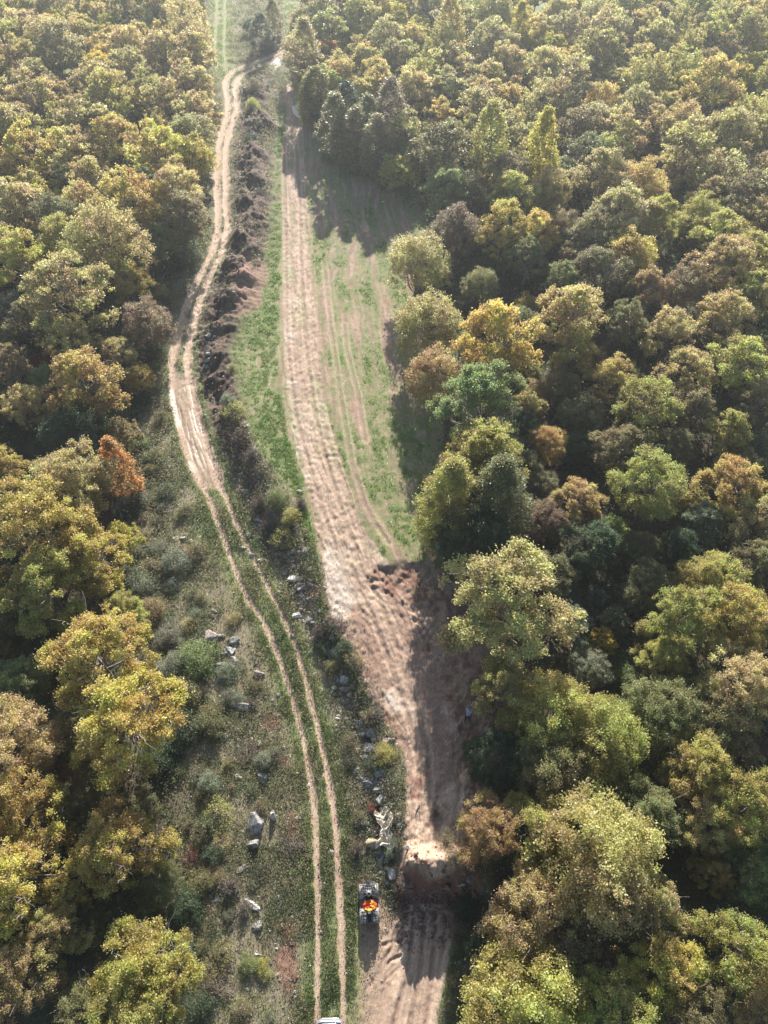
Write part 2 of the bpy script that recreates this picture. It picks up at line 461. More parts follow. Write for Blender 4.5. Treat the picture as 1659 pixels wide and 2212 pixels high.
# ------------------------------------------------------------------ the ground
def build_ground():
    rows = [-6.0]
    while rows[-1] < 186:
        rows.append(rows[-1] + 0.06 + 0.0022 * max(rows[-1], 0))
    rows = np.array([-600, -200, -80, -40, -20, -12, -8] + list(rows) + [190, 197, 210, 240, 300, 450, 800, 1500, 3000.0])
    t = np.linspace(-1, 1, 470)
    side = np.array([1.03, 1.08, 1.15, 1.25, 1.4, 1.6, 1.9, 2.3, 2.8, 3.4, 4.2, 5.2, 6.5, 9, 15, 30, 70, 160.0])
    t = np.concatenate([-side[::-1], t, side])
    yc = np.clip(rows, 0, 180)
    xc = 0.5 * (left_edge(yc) + right_edge(yc)) - 0.5
    hw = 0.5 * (right_edge(yc) - left_edge(yc)) + 1.8
    ker = np.ones(61) / 61
    xc = np.convolve(np.pad(xc, 30, mode='edge'), ker, 'valid'); hw = np.convolve(np.pad(hw, 30, mode='edge'), ker, 'valid')
    X = xc[:, None] + hw[:, None] * t[None, :]
    Y = np.repeat(rows[:, None], len(t), 1)
    xs, ys = X.ravel(), Y.ravel()
    far = (ys > 184) | (ys < -7) | (np.abs(xs) > 110)
    h = height(xs, ys)
    gl, gr, dl, dr = ruts(xs, ys)
    br, bm = berm_rough(xs, ys)
    dB, sB, aB, pB = curve_dist(xs, ys, w_berm)
    wideb = np.exp(-((sB - 1.2) / 2.2) ** 2) * sst(50, 58, ys) * sst(112, 100, ys) * sst(0.4, 0.6, fbm(xs, ys, 4.0, 3, 55))
    bm = np.maximum(bm, wideb * 0.8)
    dL, sL, aL, pL = curve_dist(xs, ys, w_lane, 20)
    lw = np.interp(pL, np.arange(len(LANE_W)) * 3, LANE_W)
    dLo, sLo, aLo, pLo = curve_dist(xs, ys, w_low, 8)
    dT, sT, aT, _ = curve_dist(xs, ys, w_top, 12)
    fd = poly_sd(xs, ys, w_field)

    n_big = fbm(xs, ys, 6, 4, 1); n_mid = fbm(xs, ys, 1.6, 4, 2); n_sm = fbm(xs, ys, 0.45, 3, 3)
    n_fine = NR.random(len(xs))
    sW = sL + 1.3 * (fbm(xs, ys, 6, 2, 80) - 0.5) + 0.55 * (fbm(xs, ys, 1.3, 2, 81) - 0.5) * sst(60, 30, ys)
    strk = fbm(sW / 0.6, aL / 9.0, 1.0, 3, 5)          # streaks that follow the lane
    strk2 = fbm(sW / 0.26, aL / 2.6, 1.0, 3, 6)
    # colours of the soils and covers
    C = lambda *c: np.array(c)[None, :]
    tan, tan2 = C(0.50, 0.368, 0.270), C(0.36, 0.25, 0.18)
    red, dark = C(0.225, 0.115, 0.085), C(0.075, 0.047, 0.038)
    gr1, gr2, gpale = C(0.12, 0.185, 0.04), C(0.19, 0.225, 0.085), C(0.28, 0.27, 0.15)
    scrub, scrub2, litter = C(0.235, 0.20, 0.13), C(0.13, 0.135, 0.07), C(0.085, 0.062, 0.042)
    def mix(a, b, m): return a * (1 - m[:, None]) + b * m[:, None]
    def jag(m, k=0.5, n=None):   # break a soft mask's edge with noise
        n = n_mid if n is None else n
        return sst(0.38, 0.62, m + (n - 0.5) * k * 2)

    col = mix(scrub + 0 * xs[:, None], scrub2, sst(0.35, 0.65, n_mid))
    col = mix(col, gr2 * 0.9, sst(0.5, 0.72, n_big * 0.6 + n_sm * 0.4) * 0.7)
    col = mix(col, tan2 * 0.8, sst(0.60, 0.75, n_mid * 0.6 + fbm(xs, ys, 3, 3, 41) * 0.4) * 0.6)
    grassw = 0.35 + 0 * xs
    # wood floor
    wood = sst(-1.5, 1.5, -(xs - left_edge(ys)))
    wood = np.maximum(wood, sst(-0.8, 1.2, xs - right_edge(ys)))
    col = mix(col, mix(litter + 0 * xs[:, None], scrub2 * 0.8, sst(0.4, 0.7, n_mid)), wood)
    # field: grass and brown furrows
    fm = jag(sst(-1.0, 1.0, fd), 0.25)
    green = sst(0.26, 0.50, 0.6 * strk + 0.4 * n_big + 0.13 * sst(2.0, 8.0, sL) * sst(30, 45, ys) - 0.05 - 0.2 * sst(34, 26, ys))
    soil = mix(mix(tan2 * 0.72 + 0 * xs[:, None], tan2 * 1.08, sst(0.35, 0.7, strk2)), red * 1.3, sst(0.55, 0.75, n_mid) * 0.35)
    fcol = mix(soil, mix(gr2 * 1.0 + 0 * xs[:, None], gr1, sst(0.3, 0.7, n_big) * n_sm), green * sst(0.15, 0.70, n_sm * 0.6 + n_mid * 0.4 + 0.06) * 0.95)
    col = mix(col, fcol, fm)
    # bright grass between berm and lane
    gl_z = sst(0.3, 2.0, np.abs(dB)) * sst(0.2, 1.2, dL - lw) * (sL > 0) * sst(33, 42, ys) * sst(125, 112, ys)
    col = mix(col, mix(gr2 * 1.05 + 0 * xs[:, None], gr1 * 1.1, sst(0.35, 0.65, n_sm)), np.clip(gl_z, 0, 1) * fm * sst(0.18, 0.55, n_mid * 0.5 + n_big * 0.2 + n_sm * 0.3) * 0.92)
    # grass ribbon along the lower left side of the lane
    rib = np.exp(-((sL - lw - 0.9) / 0.45) ** 2) * (sL > 0) * sst(18, 24, ys) * sst(60, 40, ys)
    col = mix(col, gr1 * 1.15 + 0 * xs[:, None], jag(rib, 0.35) * 0.85)
    # the bare lane
    lm = jag(sst(1.0, -0.6, (dL - lw)), 0.3) * (fd > -2)
    lane_c = mix(mix(tan + 0 * xs[:, None], tan2, sst(0.38, 0.66, strk2 * 0.6 + strk * 0.4)), C(0.62, 0.48, 0.38), sst(0.6, 0.8, strk) * 0.6)
    lane_c = mix(lane_c, red * 1.2, sst(0.5, 0.68, n_big * .6 + n_mid * .4) * sst(36, 28, ys) * 0.75)
    lane_c = mix(lane_c, C(0.30, 0.195, 0.145), sst(0.46, 0.60, fbm(xs, ys, 3.2, 4, 91)) * (0.35 + 0.5 * sst(33, 28, ys)))
    lane_c = mix(lane_c, C(0.62, 0.52, 0.43), sst(0.55, 0.66, fbm(xs, ys, 2.4, 3, 92)) * sst(0.0, 1.8, sL) * 0.7)
    lane_c = mix(lane_c, gr2, sst(0.50, 0.66, strk * .6 + n_mid * .4) * sst(28, 38, ys) * 0.6)
    lane_c = mix(lane_c, tan2 * 0.8, sst(0.52, 0.68, n_mid * .5 + n_sm * .5) * 0.55)
    col = mix(col, lane_c, lm)
    # reddish churned earth at the two steps and in the wet shade at the right
    churn = np.exp(-((ys - (Y_STEP - 1.4)) / 1.6) ** 2) * sst(0.5, -1.5, sL) * (fd > -1.5)
    churn = np.maximum(churn, sst(0.4, 1.2, -sL - lw * 0.4) * (fd > -1.5) * sst(31, 28, ys) * sst(9, 13, ys) * 0.8)
    col = mix(col, mix(red * 0.95 + 0 * xs[:, None], tan2 * 1.05, sst(0.42, 0.62, n_sm * .4 + n_mid * .6)), jag(churn, 0.5) * 0.85)
    # berm soil, dark clods
    dk = bm * (0.35 + 1.1 * sst(40, 50, ys)) * sst(0.24, 0.50, n_mid * 0.5 + n_sm * 0.25 + n_big * 0.25 + 0.12 * sst(44, 58, ys))
    col = mix(col, mix(dark * 0.85 + 0 * xs[:, None], C(0.15, 0.095, 0.07), sst(0.35, 0.7, n_sm)), np.clip(dk * 1.3, 0, 0.95))
    # raw red soil of the edge and pit, spread wider to paint in the pit's shadow
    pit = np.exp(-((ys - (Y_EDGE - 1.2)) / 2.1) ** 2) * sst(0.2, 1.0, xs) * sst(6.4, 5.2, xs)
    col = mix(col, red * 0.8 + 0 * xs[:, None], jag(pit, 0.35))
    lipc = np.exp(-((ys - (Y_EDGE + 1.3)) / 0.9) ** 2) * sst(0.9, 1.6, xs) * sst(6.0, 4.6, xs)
    col = mix(col, C(0.50, 0.33, 0.24) + 0 * xs[:, None], jag(lipc, 0.5) * 0.9)  # soil lip painted lighter where the sun catches it
    # sandy flat below the edge
    lowm = jag(sst(2.35, 1.2, dLo) * sst(Y_EDGE - 0.2, Y_EDGE - 2.2, ys), 0.3)
    fan = fbm(sLo / 0.5, aLo / 5.0, 1.0, 3, 8)
    col = mix(col, mix(tan * 1.05 + 0 * xs[:, None], tan2, sst(0.4, 0.65, fan)), lowm)
    groove = 0 * xs; shoulder = 0 * xs
    for pts, wd_, k_ in GROOVES:
        gd, gs, ga, _ = curve_dist(xs, ys, wline(pts, 0.0 if pts[0][1] > 1930 else 0.9), 2)
        gd = gd + 0.10 * (n_sm - 0.5)
        groove = np.maximum(groove, k_ * np.exp(-(gd / wd_) ** 2)); shoulder = np.maximum(shoulder, k_ * np.exp(-((gd - 2.0 * wd_) / wd_) ** 2))
    col = mix(col, tan * 1.15 + 0 * xs[:, None], np.clip(shoulder, 0, 1) * 0.5)
    col = mix(col, tan2 * 0.8 + 0 * xs[:, None], np.clip(groove, 0, 1) * 0.8)
    cat = np.exp(-(((xs - CATP[0]) / 2.0) ** 2 + ((ys - CATP[1]) / 6.5) ** 2))
    cat = jag(cat, 0.3)
    ridg = 0.5 + 0.5 * np.sin(ys * 2 * math.pi / 0.75 + 1.2 * xs + 2 * n_mid)
    col = mix(col, mix(red * 0.95 + 0 * xs[:, None], tan2 * 0.8, ridg), cat * 0.85)
    # trodden reddish soil round the quad bike and lower left scrape
    qd = 1.25 * np.exp(-(((xs + 0.55) / 1.15) ** 2 + ((ys - 3.6) / 4.4) ** 4))
    col = mix(col, tan2 * 1.15 + 0 * xs[:, None], jag(qd, 0.4) * 0.85)
    for (cx, cy, rx, ry) in SCRAPES:
        s = np.exp(-(((xs - cx) / rx) ** 2 + ((ys - cy) / ry) ** 2))
        col = mix(col, red * 1.25 + 0 * xs[:, None], jag(s, 0.6) * 0.8)
    # verges and middle strip of the wheel tracks
    dm = np.minimum(dl, dr); mid = (dl + dr)
    verge = sst(1.5, 0.5, dm) * sst(190, 150, ys)
    ng = sst(0.35, 0.6, n_mid * 0.6 + n_sm * 0.4)
    col = mix(col, mix(gr1 * 1.05 + 0 * xs[:, None], gr2, sst(0.3, 0.7, n_sm)), verge * (0.55 + 0.43 * ng) * sst(70, 50, ys))
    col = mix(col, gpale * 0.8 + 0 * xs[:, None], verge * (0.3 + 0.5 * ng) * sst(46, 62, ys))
    # wide muddy stretch where the tracks widen
    mud = sst(1.75, 1.0, mid * 0.5) * sst(38, 42, ys) * sst(58, 53, ys)
    col = mix(col, mix(tan * 0.95 + 0 * xs[:, None], tan2, n_mid), jag(mud, 0.35) * 0.9)
    tl = np.exp(-((sT - 0.0) / 2.3) ** 2) * sst(122, 134, ys)
    col = mix(col, gr2 * 1.45 + 0 * xs[:, None], np.clip(tl * 1.3, 0, 0.9) * sst(0.25, 0.5, n_mid))
    tr_ = np.exp(-((np.abs(sT) - 0.8) / 0.3) ** 2) * sst(122, 134, ys)
    col = mix(col, tan * 0.8, tr_ * 0.3)
    # the ruts themselves
    rm = np.maximum(gl, gr)
    rj = sst(0.28, 0.62, rm + (n_sm - 0.5) * 0.55 + (n_mid - 0.5) * 0.35)
    rj = rj * sst(-0.1, 0.3, n_big)
    col = mix(col, mix(tan * (1.0) + 0 * xs[:, None], tan2 * 1.1, sst(0.35, 0.7, n_sm * .6 + n_mid * .4)), rj * 0.96)
    col = mix(col, tan * 1.12, rj * sst(45, 60, ys) * 0.8)
    # crumbs, dead leaves and small pale stones lying everywhere
    inner = np.repeat((np.abs(t) <= 1.0)[None, :], X.shape[0], 0).ravel()
    col = col * np.where(inner, 0.84 + 0.32 * n_fine, 1.0)[:, None]
    sp = (NR.random(len(xs)) > 0.994) & (ys > -6) & (ys < 60) & ~far & inner
    col[sp] = np.array([0.55, 0.50, 0.42]) * NR.uniform(0.6, 1.1, (sp.sum(), 1))
    # small relief
    rough_m = np.clip(0.02 * lm + 0.012 + 0.05 * lm * 0.6 + 0.13 * jag(churn, 0.5) + 0.24 * np.clip(pit, 0, 1) + 0.16 * np.clip(dk, 0, 1) + 0.14 * lipc + 0.02 * (1 - rj), 0, 0.2)
    h = h + rough_m * (fbm(xs, ys, 0.35, 3, 14) - 0.5) * 2 * (ys < 90) + rough_m * 0.7 * (fbm(xs, ys, 0.9, 3, 15) - 0.5) * 2
    h = h - lm * 0.045 * sst(0.45, 0.7, strk2) + lm * 0.03 * sst(0.55, 0.35, strk)
    h = h - groove * 0.06 * sst(0.3, 0.55, n_mid) * 1.3 + shoulder * 0.03 * n_mid * 1.5 + cat * ridg * 0.035
    h = h - lowm * 0.07 * sst(0.4, 0.65, fan)
    # deep wet ruts
    wet = sst(0.52, 0.62, fbm(sst(0, 1, 0 * xs) + (dl - dr) / 0.35, ys / 4.0, 1.0, 2, 61)) * jag(mud, 0.3) * sst(41, 44, ys) * sst(55, 52, ys)
    h = h - wet * 0.06
    h = np.where(far, 0.0 * h - 0.05, h)
    V = np.stack([xs, ys, h], 1)
    nr, nc = X.shape
    idx = np.arange(nr * nc).reshape(nr, nc)
    F = np.stack([idx[:-1, :-1].ravel(), idx[:-1, 1:].ravel(), idx[1:, 1:].ravel(), idx[1:, :-1].ravel()], 1)
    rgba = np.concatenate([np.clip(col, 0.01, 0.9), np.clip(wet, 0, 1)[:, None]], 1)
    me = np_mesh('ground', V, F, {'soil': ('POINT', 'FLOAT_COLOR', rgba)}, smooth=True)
    m, nt, b, out = mat_new('ground_soil')
    a = nt.nodes.new('ShaderNodeAttribute'); a.attribute_name = 'soil'
    tc = nt.nodes.new('ShaderNodeTexCoord')
    n1 = noise_node(nt, 7.0, 6, 0.75, tc.outputs['Object'])
    r1 = nt.nodes.new('ShaderNodeMapRange'); r1.inputs['From Min'].default_value = 0.3; r1.inputs['From Max'].default_value = 0.7
    r1.inputs['To Min'].default_value = 0.72; r1.inputs['To Max'].default_value = 1.25
    nt.links.new(n1.outputs['Fac'], r1.inputs['Value'])
    mu = nt.nodes.new('ShaderNodeVectorMath'); mu.operation = 'SCALE'
    nt.links.new(a.outputs['Color'], mu.inputs[0]); nt.links.new(r1.outputs[0], mu.inputs['Scale'])
    nt.links.new(mu.outputs[0], b.inputs['Base Color'])
    rr = nt.nodes.new('ShaderNodeMapRange'); rr.inputs['To Min'].default_value = 0.95; rr.inputs['To Max'].default_value = 0.28
    nt.links.new(a.outputs['Alpha'], rr.inputs['Value']); nt.links.new(rr.outputs[0], b.inputs['Roughness'])
    b.inputs['Specular IOR Level'].default_value = 0.35
    bp = nt.nodes.new('ShaderNodeBump'); bp.inputs['Strength'].default_value = 0.8; bp.inputs['Distance'].default_value = 0.05
    n2 = noise_node(nt, 16.0, 6, 0.8, tc.outputs['Object'])
    nt.links.new(n2.outputs['Fac'], bp.inputs['Height']); nt.links.new(bp.outputs[0], b.inputs['Normal'])
    o = link_mesh('ground', me, m)
    tagp(o, 'open clearing of bare tan soil lanes, grass and rough scrub between two woods', None, None, 'structure')
    global GRID; GRID = (rows, yc, xc, hw, t, h.reshape(nr, nc))
    # weights for scattered ground cover
    g = (col[:, 1] - np.maximum(col[:, 0], col[:, 2])) / (col.sum(1) + 1e-6)
    gw = sst(-0.01, 0.24, g) * (1 - rj) * (1 - wood) * ~far * (ys > -5)
    brown = (1 - 0.9 * np.clip(bm * 1.4, 0, 1) * sst(40, 50, ys)) * (1 - rj) * (1 - lm) * (1 - wood) * (1 - fm) * (1 - lowm) * (1 - np.clip(mud, 0, 1)) * ~far * (ys > -5)
    brown = brown * (1 - np.clip(tl * 1.3, 0, 1)) * (1 - 0.8 * verge * sst(60, 90, ys))
    gw = gw * (1 - 0.6 * fm * sst(28, 34, ys))
    gw = gw * (1 - 0.8 * jag(qd, 0.4))
    brown = brown * (1 - 0.85 * jag(qd, 0.4))
    brown = np.maximum(brown, bm * (0.40 - 0.34 * sst(40, 50, ys)) * ~far * (1 - rj)) * (0.25 + sst(0.3, 0.55, n_mid))
    return V, gw, brown

def left_edge(y):
    return np.interp(np.clip(y, 0, 185), [0, 1.9, 6.5, 14.5, 21.7, 27.4, 33, 37.7, 43, 49, 56, 63, 70, 80, 90.6, 106, 131, 165, 185], [-10.6, -10.8, -11.8, -13.7, -15.3, -18.5, -21.2, -21.8, -22.6, -24, -24, -24.5, -24.8, -22.7, -23.4, -25.8, -30.2, -36, -38])

def xc_at(y):
    return np.interp(np.clip(y, 0, 180), [0, 15, 30, 45, 60, 80, 110, 180], [-2, -2, -4, -7, -10, -14, -17, -20])
def lw_at(y):
    return np.interp(np.clip(y, 0, 180), [0, 15, 30, 45, 60, 80, 110, 180], [10.5, 10.5, 12.5, 13, 12, 9, 8, 8])
def right_edge(y):
    return np.interp(np.clip(y, 0, 180), [0, 9, 16, 22, 28, 33, 45, 58, 70, 78, 85, 95, 110, 125, 180], [5.2, 5.6, 6.5, 7.2, 6.5, 5.0, 3.8, 4.0, 3.0, 6, 4, -3, -9, -13, -16])
GROOVES = [([(893,1985),(885,2060),(868,2140),(850,2212),(840,2280)],0.13,1),([(915,1990),(912,2060),(900,2140),(885,2212),(880,2280)],0.11,.9),([(942,2000),(935,2080),(918,2212)],0.12,.8),
 ([(868,2031),(848,2034),(828,2042)],0.10,1),([(866,2064),(842,2076),(815,2108)],0.09,1),([(862,2090),(840,2110),(822,2130)],0.07,.8),([(858,2000),(845,2050),(812,2110),(785,2150),(760,2205)],0.10,1),
 ([(760,1230),(805,1330),(842,1430),(880,1540),(905,1640),(910,1760)],0.16,.9),([(780,1225),(830,1320),(865,1420),(905,1540),(925,1640),(925,1740)],0.16,.9),
 ([(905,1700),(925,1720),(945,1750)],0.12,.8),([(850,1240),(880,1300),(930,1380)],0.12,.7),
 ([(612,300),(616,450),(618,600),(622,750),(640,900),(672,1020),(700,1110),(728,1190)],0.17,.8),([(640,300),(648,450),(652,600),(662,750),(682,900),(712,1020),(740,1110),(775,1200)],0.17,.8),
 ([(700,560),(715,700),(735,850),(760,1000),(790,1100),(840,1180)],0.15,.7),([(745,700),(750,760),(775,860),(790,960)],0.14,.7)]
CATP = P(545, 612, 0.5)
SCRAPES = []
for (u, v, rx, ry) in ((620, 2080, 1.0, 2.2), (630, 1790, 0.5, 1.2), (585, 1560, 0.8, 0.7), (520, 1270, 1.2, 1.0), (610, 1640, 0.6, 0.5), (400, 1190, 0.8, 0.8), (815, 1560, 0.9, 0.6), (780, 1905, 0.6, 0.4), (680, 1290, 0.8, 0.8)):
    x, y, t = P(u, v); SCRAPES.append((x, y, rx, ry))
GV, GW, BW = build_ground()
def gz(x, y):
    rows_, yc_, xc_, hw_, t_, H_ = GRID
    j = int(min(max(np.searchsorted(rows_, y), 1), len(rows_) - 1))
    if abs(rows_[j - 1] - y) < abs(rows_[j] - y): j -= 1
    k = int(min(max(np.searchsorted(t_, (x - xc_[j]) / hw_[j]), 0), len(t_) - 1))
    return float(H_[j, k])

# ------------------------------------------------------------------ leaf clouds
def leaf_quads(cent, size, up=0.6, rng=NR, aspect=0.62):
    """one diamond-shaped leaf per centre, tilted at random around 'up'"""
    n = len(cent)
    nrm = rng.normal(size=(n, 3)); nrm /= np.linalg.norm(nrm, axis=1)[:, None]
    nrm[:, 2] += up; nrm /= np.linalg.norm(nrm, axis=1)[:, None]
    a = rng.normal(size=(n, 3)); a -= (a * nrm).sum(1)[:, None] * nrm; a /= np.linalg.norm(a, axis=1)[:, None]
    b = np.cross(nrm, a)
    s = (size if np.ndim(size) else np.full(n, size))[:, None]
    s = s * rng.uniform(0.65, 1.25, (n, 1))
    v = np.empty((n, 4, 3))
    v[:, 0] = cent - a * s * 0.5
    v[:, 1] = cent + b * s * 0.5 * aspect + a * s * 0.05 + nrm * s * 0.08
    v[:, 2] = cent + a * s * 0.5
    v[:, 3] = cent - b * s * 0.5 * aspect + a * s * 0.05 + nrm * s * 0.08
    return v.reshape(-1, 3), np.arange(n * 4).reshape(n, 4)

def tubes_np(segs, sides=5):
    """segs: list of polylines [(p, r), ...] -> verts, quad faces"""
    V = []; F = []; base = 0
    for line in segs:
        for i, (p, r) in enumerate(line):
            p0 = np.array(line[max(i - 1, 0)][0]); p1 = np.array(line[min(i + 1, len(line) - 1)][0])
            d = p1 - p0; d = d / (np.linalg.norm(d) + 1e-9)
            a = np.cross(d, [0.13, 0.21, 1.0]) if abs(d[2]) < 0.95 else np.cross(d, [1, 0, 0])
            a = a / np.linalg.norm(a); b = np.cross(d, a)
            for k in range(sides):
                an = 2 * math.pi * k / sides
                V.append(np.array(p) + (a * math.cos(an) + b * math.sin(an)) * r)
        for i in range(len(line) - 1):
            for k in range(sides):
                F.append((base + i * sides + k, base + i * sides + (k + 1) % sides, base + (i + 1) * sides + (k + 1) % sides, base + (i + 1) * sides + k))
        base += len(line) * sides
    return np.array(V), np.array(F)

def limb(p0, p1, r0, r1, rng, n=4, sag=0.12):
    p0 = np.array(p0, float); p1 = np.array(p1, float)
    L = np.linalg.norm(p1 - p0)
    out = []
    off = rng.normal(size=3) * L * sag
    for i in range(n + 1):
        t = i / n
        out.append((p0 * (1 - t) + p1 * t + off * math.sin(math.pi * t) + rng.normal(size=3) * L * 0.02 * (0 < i < n), r0 * (1 - t) + r1 * t))
    return out

def make_tree_meshes(tag, seed, style, n_leaf, leaf, R=3.0, Ht=8.0):
    """returns (trunk mesh, crown mesh) for a tree of crown radius R and height Ht standing at the origin"""
    rng = np.random.default_rng(seed)
    segs = []; clumps = []
    if style == 'oak':
        zf = Ht * rng.uniform(0.24, 0.34)
        nl = int(rng.integers(17, 23))
        segs.append(limb((0, 0, -0.3), (rng.normal() * 0.2, rng.normal() * 0.2, Ht * 0.72), 0.19, 0.06, rng, 5, 0.05))
        lobes = []
        for i in range(nl):
            f = (i + 0.5) / nl
            th = i * 2.399 + rng.uniform(-0.4, 0.4)
            zz = Ht * (0.90 - 0.50 * f ** 1.1) + rng.uniform(-0.35, 0.35)
            rr = R * (0.16 + 0.66 * min(1, f * 1.6) ** 0.7) * rng.uniform(0.68, 1.22)
            if f > 0.85: rr *= 0.8
            c = np.array([rr * math.cos(th), rr * math.sin(th), zz])
            lr = R * rng.uniform(0.19, 0.35)
            lobes.append((c, lr))
            st = np.array([c[0] * 0.05, c[1] * 0.05, zf + (zz - zf) * 0.35])
            segs.append(limb(st, c - np.array([0, 0, lr * 0.3]), 0.075, 0.03, rng))
        skew = rng.normal(size=2) * R * 0.12
        lobes = [(c + np.array([skew[0], skew[1], 0]) * (c[2] / Ht), lr * (1 if k_ % 5 else 1.3)) for k_, (c, lr) in enumerate(lobes)]
        for k_ in range(3):
            th = rng.uniform(0, 6.28); c = np.array([math.cos(th) * R * 0.95, math.sin(th) * R * 0.95, Ht * rng.uniform(0.45, 0.75)])
            lobes.append((c, R * rng.uniform(0.15, 0.22))); segs.append(limb((0, 0, Ht * 0.35), c, 0.06, 0.02, rng))
        for c, lr in lobes:
            m = int(rng.integers(12, 18))
            for k in range(m):
                d = rng.normal(size=3); d /= np.linalg.norm(d); d[2] = abs(d[2]) * 0.9 - 0.25
                q = c + d * lr * rng.uniform(0.75, 1.12) * np.array([1.1, 1.1, 0.85])
                clumps.append((q, rng.uniform(0.13, 0.33)))
                if k % 3 == 0: segs.append(limb(c - np.array([0, 0, lr * 0.3]), q, 0.028, 0.010, rng, 2))
        for k in range(9):
            th = rng.uniform(0, 6.28); st = np.array([math.cos(th) * 0.3, math.sin(th) * 0.3, Ht * rng.uniform(0.45, 0.6)])
            e = np.array([math.cos(th) * R * rng.uniform(0.7, 1.05), math.sin(th) * R * rng.uniform(0.7, 1.05), Ht * rng.uniform(0.6, 0.92)])
            ln = limb(st, e, 0.05, 0.014, rng, 5, 0.1); segs.append(ln)
            for j in (2, 3, 4): segs.append(limb(ln[j][0], ln[j][0] + rng.normal(size=3) * np.array([.45, .45, .3]) + np.array([0, 0, .25]), 0.022, 0.008, rng, 2, 0.1))
    elif style == 'dome':          # many-stemmed, fine-leaved, rounded
        for k in range(34):
            th = rng.uniform(0, 6.28); ph = rng.uniform(0.05, 1.15)
            tip = np.array([math.cos(th) * math.sin(ph) * R * 0.9, math.sin(th) * math.sin(ph) * R * 0.9, Ht * (0.30 + 0.66 * math.cos(ph))])
            b0 = np.array([math.cos(th) * 0.15, math.sin(th) * 0.15, -0.2])
            segs.append(limb(b0, tip, 0.05, 0.010, rng, 4, 0.06))
        nc = 420
        for k in range(nc):
            th = rng.uniform(0, 6.28); cz = rng.uniform(-0.25, 1.0); ph = math.acos(cz)
            rad = rng.uniform(0.40, 1.02) ** 0.6 * (1 + 0.16 * math.sin(3 * th + seed) * math.sin(2.3 * ph + seed))
            q = np.array([math.cos(th) * math.sin(ph) * R * rad, math.sin(th) * math.sin(ph) * R * rad, Ht * (0.45 + 0.53 * cz * rad)])
            clumps.append((q, rng.uniform(0.16, 0.34)))
    elif style == 'column':        # tall, narrow, twiggy edge tree
        segs.append(limb((0, 0, -0.3), (0.1, 0, Ht * 0.95), 0.14, 0.02, rng, 6, 0.02))
        for k in range(46):
            z0 = Ht * rng.uniform(0.12, 0.85); th = rng.uniform(0, 6.28)
            w = R * (0.75 * math.sin(math.pi * min(1, 0.22 + 0.75 * (z0 / Ht))) + 0.15)
            tip = np.array([math.cos(th) * w, math.sin(th) * w, z0 + w * rng.uniform(0.7, 1.3)])
            segs.append(limb((0, 0, z0), tip, 0.03, 0.008, rng, 3, 0.06))
        for k in range(380):
            z0 = rng.uniform(0.06, 1.0); th = rng.uniform(0, 6.28)
            w = R * (0.95 * math.sin(math.pi * min(1, 0.18 + 0.80 * z0)) + 0.06) * rng.uniform(0.45, 1.05) ** 0.7
            clumps.append((np.array([math.cos(th) * w, math.sin(th) * w, z0 * Ht]), rng.uniform(0.18, 0.36)))
    elif style == 'bare':
        for k in range(70):
            th = rng.uniform(0, 6.28); ph = rng.uniform(0.1, 1.35)
            tip = np.array([math.cos(th) * math.sin(ph) * R, math.sin(th) * math.sin(ph) * R, Ht * (0.15 + 0.8 * math.cos(ph))])
            ln = limb((0, 0, 0.0), tip, 0.04, 0.012, rng, 5, 0.12)
            segs.append(ln)
            for j in range(3):
                p = ln[2 + j][0]
                segs.append(limb(p, p + rng.normal(size=3) * R * 0.28, 0.016, 0.006, rng, 2, 0.1))
        for k in range(120):
            th = rng.uniform(0, 6.28); ph = rng.uniform(0.1, 1.3)
            q = np.array([math.cos(th) * math.sin(ph) * R, math.sin(th) * math.sin(ph) * R, Ht * (0.15 + 0.8 * math.cos(ph))]) * rng.uniform(0.6, 1)
            clumps.append((q, rng.uniform(0.15, 0.35)))
    w = np.array([c[1] ** 2 for c in clumps]); w = w / w.sum()
    cnt = rng.multinomial(n_leaf, w)
    cen = np.repeat(np.array([c[0] for c in clumps]), cnt, axis=0)
    rad = np.repeat(np.array([c[1] for c in clumps]), cnt)
    off = rng.normal(size=cen.shape) * np.array([0.62, 0.62, 0.45])
    cen = cen + off * rad[:, None]
    cen[:, 2] = np.maximum(cen[:, 2], 0.15)
    V, F = leaf_quads(cen, leaf, 0.55, rng)
    tone_c = np.repeat(rng.random(len(clumps)), cnt)
    lob = fbm(cen[:, 0] + 50, cen[:, 1] + cen[:, 2] * 0.7 + 50, 1.6, 2, seed)
    r = np.clip(0.5 + (tone_c - 0.5) * 0.6 + (lob - 0.5) * 1.5 + rng.normal(size=len(cen)) * 0.12, 0, 1)
    g = np.clip(0.45 * rng.random(len(cen)) + 0.3 * tone_c + 0.25 * lob, 0, 1)
    b = rng.random(len(cen))
    tone = np.stack([r, g, b, np.ones_like(r)], 1)
    cm = np_mesh('crown_' + tag, V, F, {'tone': ('FACE', 'FLOAT_COLOR', tone)})
    tv, tf = tubes_np(segs, 5)
    tm = np_mesh('trunk_' + tag, tv, tf, smooth=True)
    tm.materials.append(M_TWIG if style in ('bare',) else M_BARK)
    cm.materials.append(M_LEAF)
    return tm, cm, Ht, R

PROTO = {}
def proto(style, lod, k):
    key = (style, lod, k)
    if key not in PROTO:
        n, s = {0: (36000, 0.135), 1: (19000, 0.165), 2: (8000, 0.24)}[lod]
        if style in ('dome', 'column'): n = int(n * 1.15); s *= 0.92
        if style == 'bare': n, s = 900, 0.12
        Ht = {'oak': 8.0, 'dome': 6.6, 'column': 9.5, 'bare': 4.0}[style]
        R = {'oak': 3.0, 'dome': 3.0, 'column': 2.0, 'bare': 2.2}[style]
        PROTO[key] = make_tree_meshes('%s_%d_%d' % key, 100 + 7 * k + 31 * lod + len(style), style, n, s, R, Ht)
    return PROTO[key]

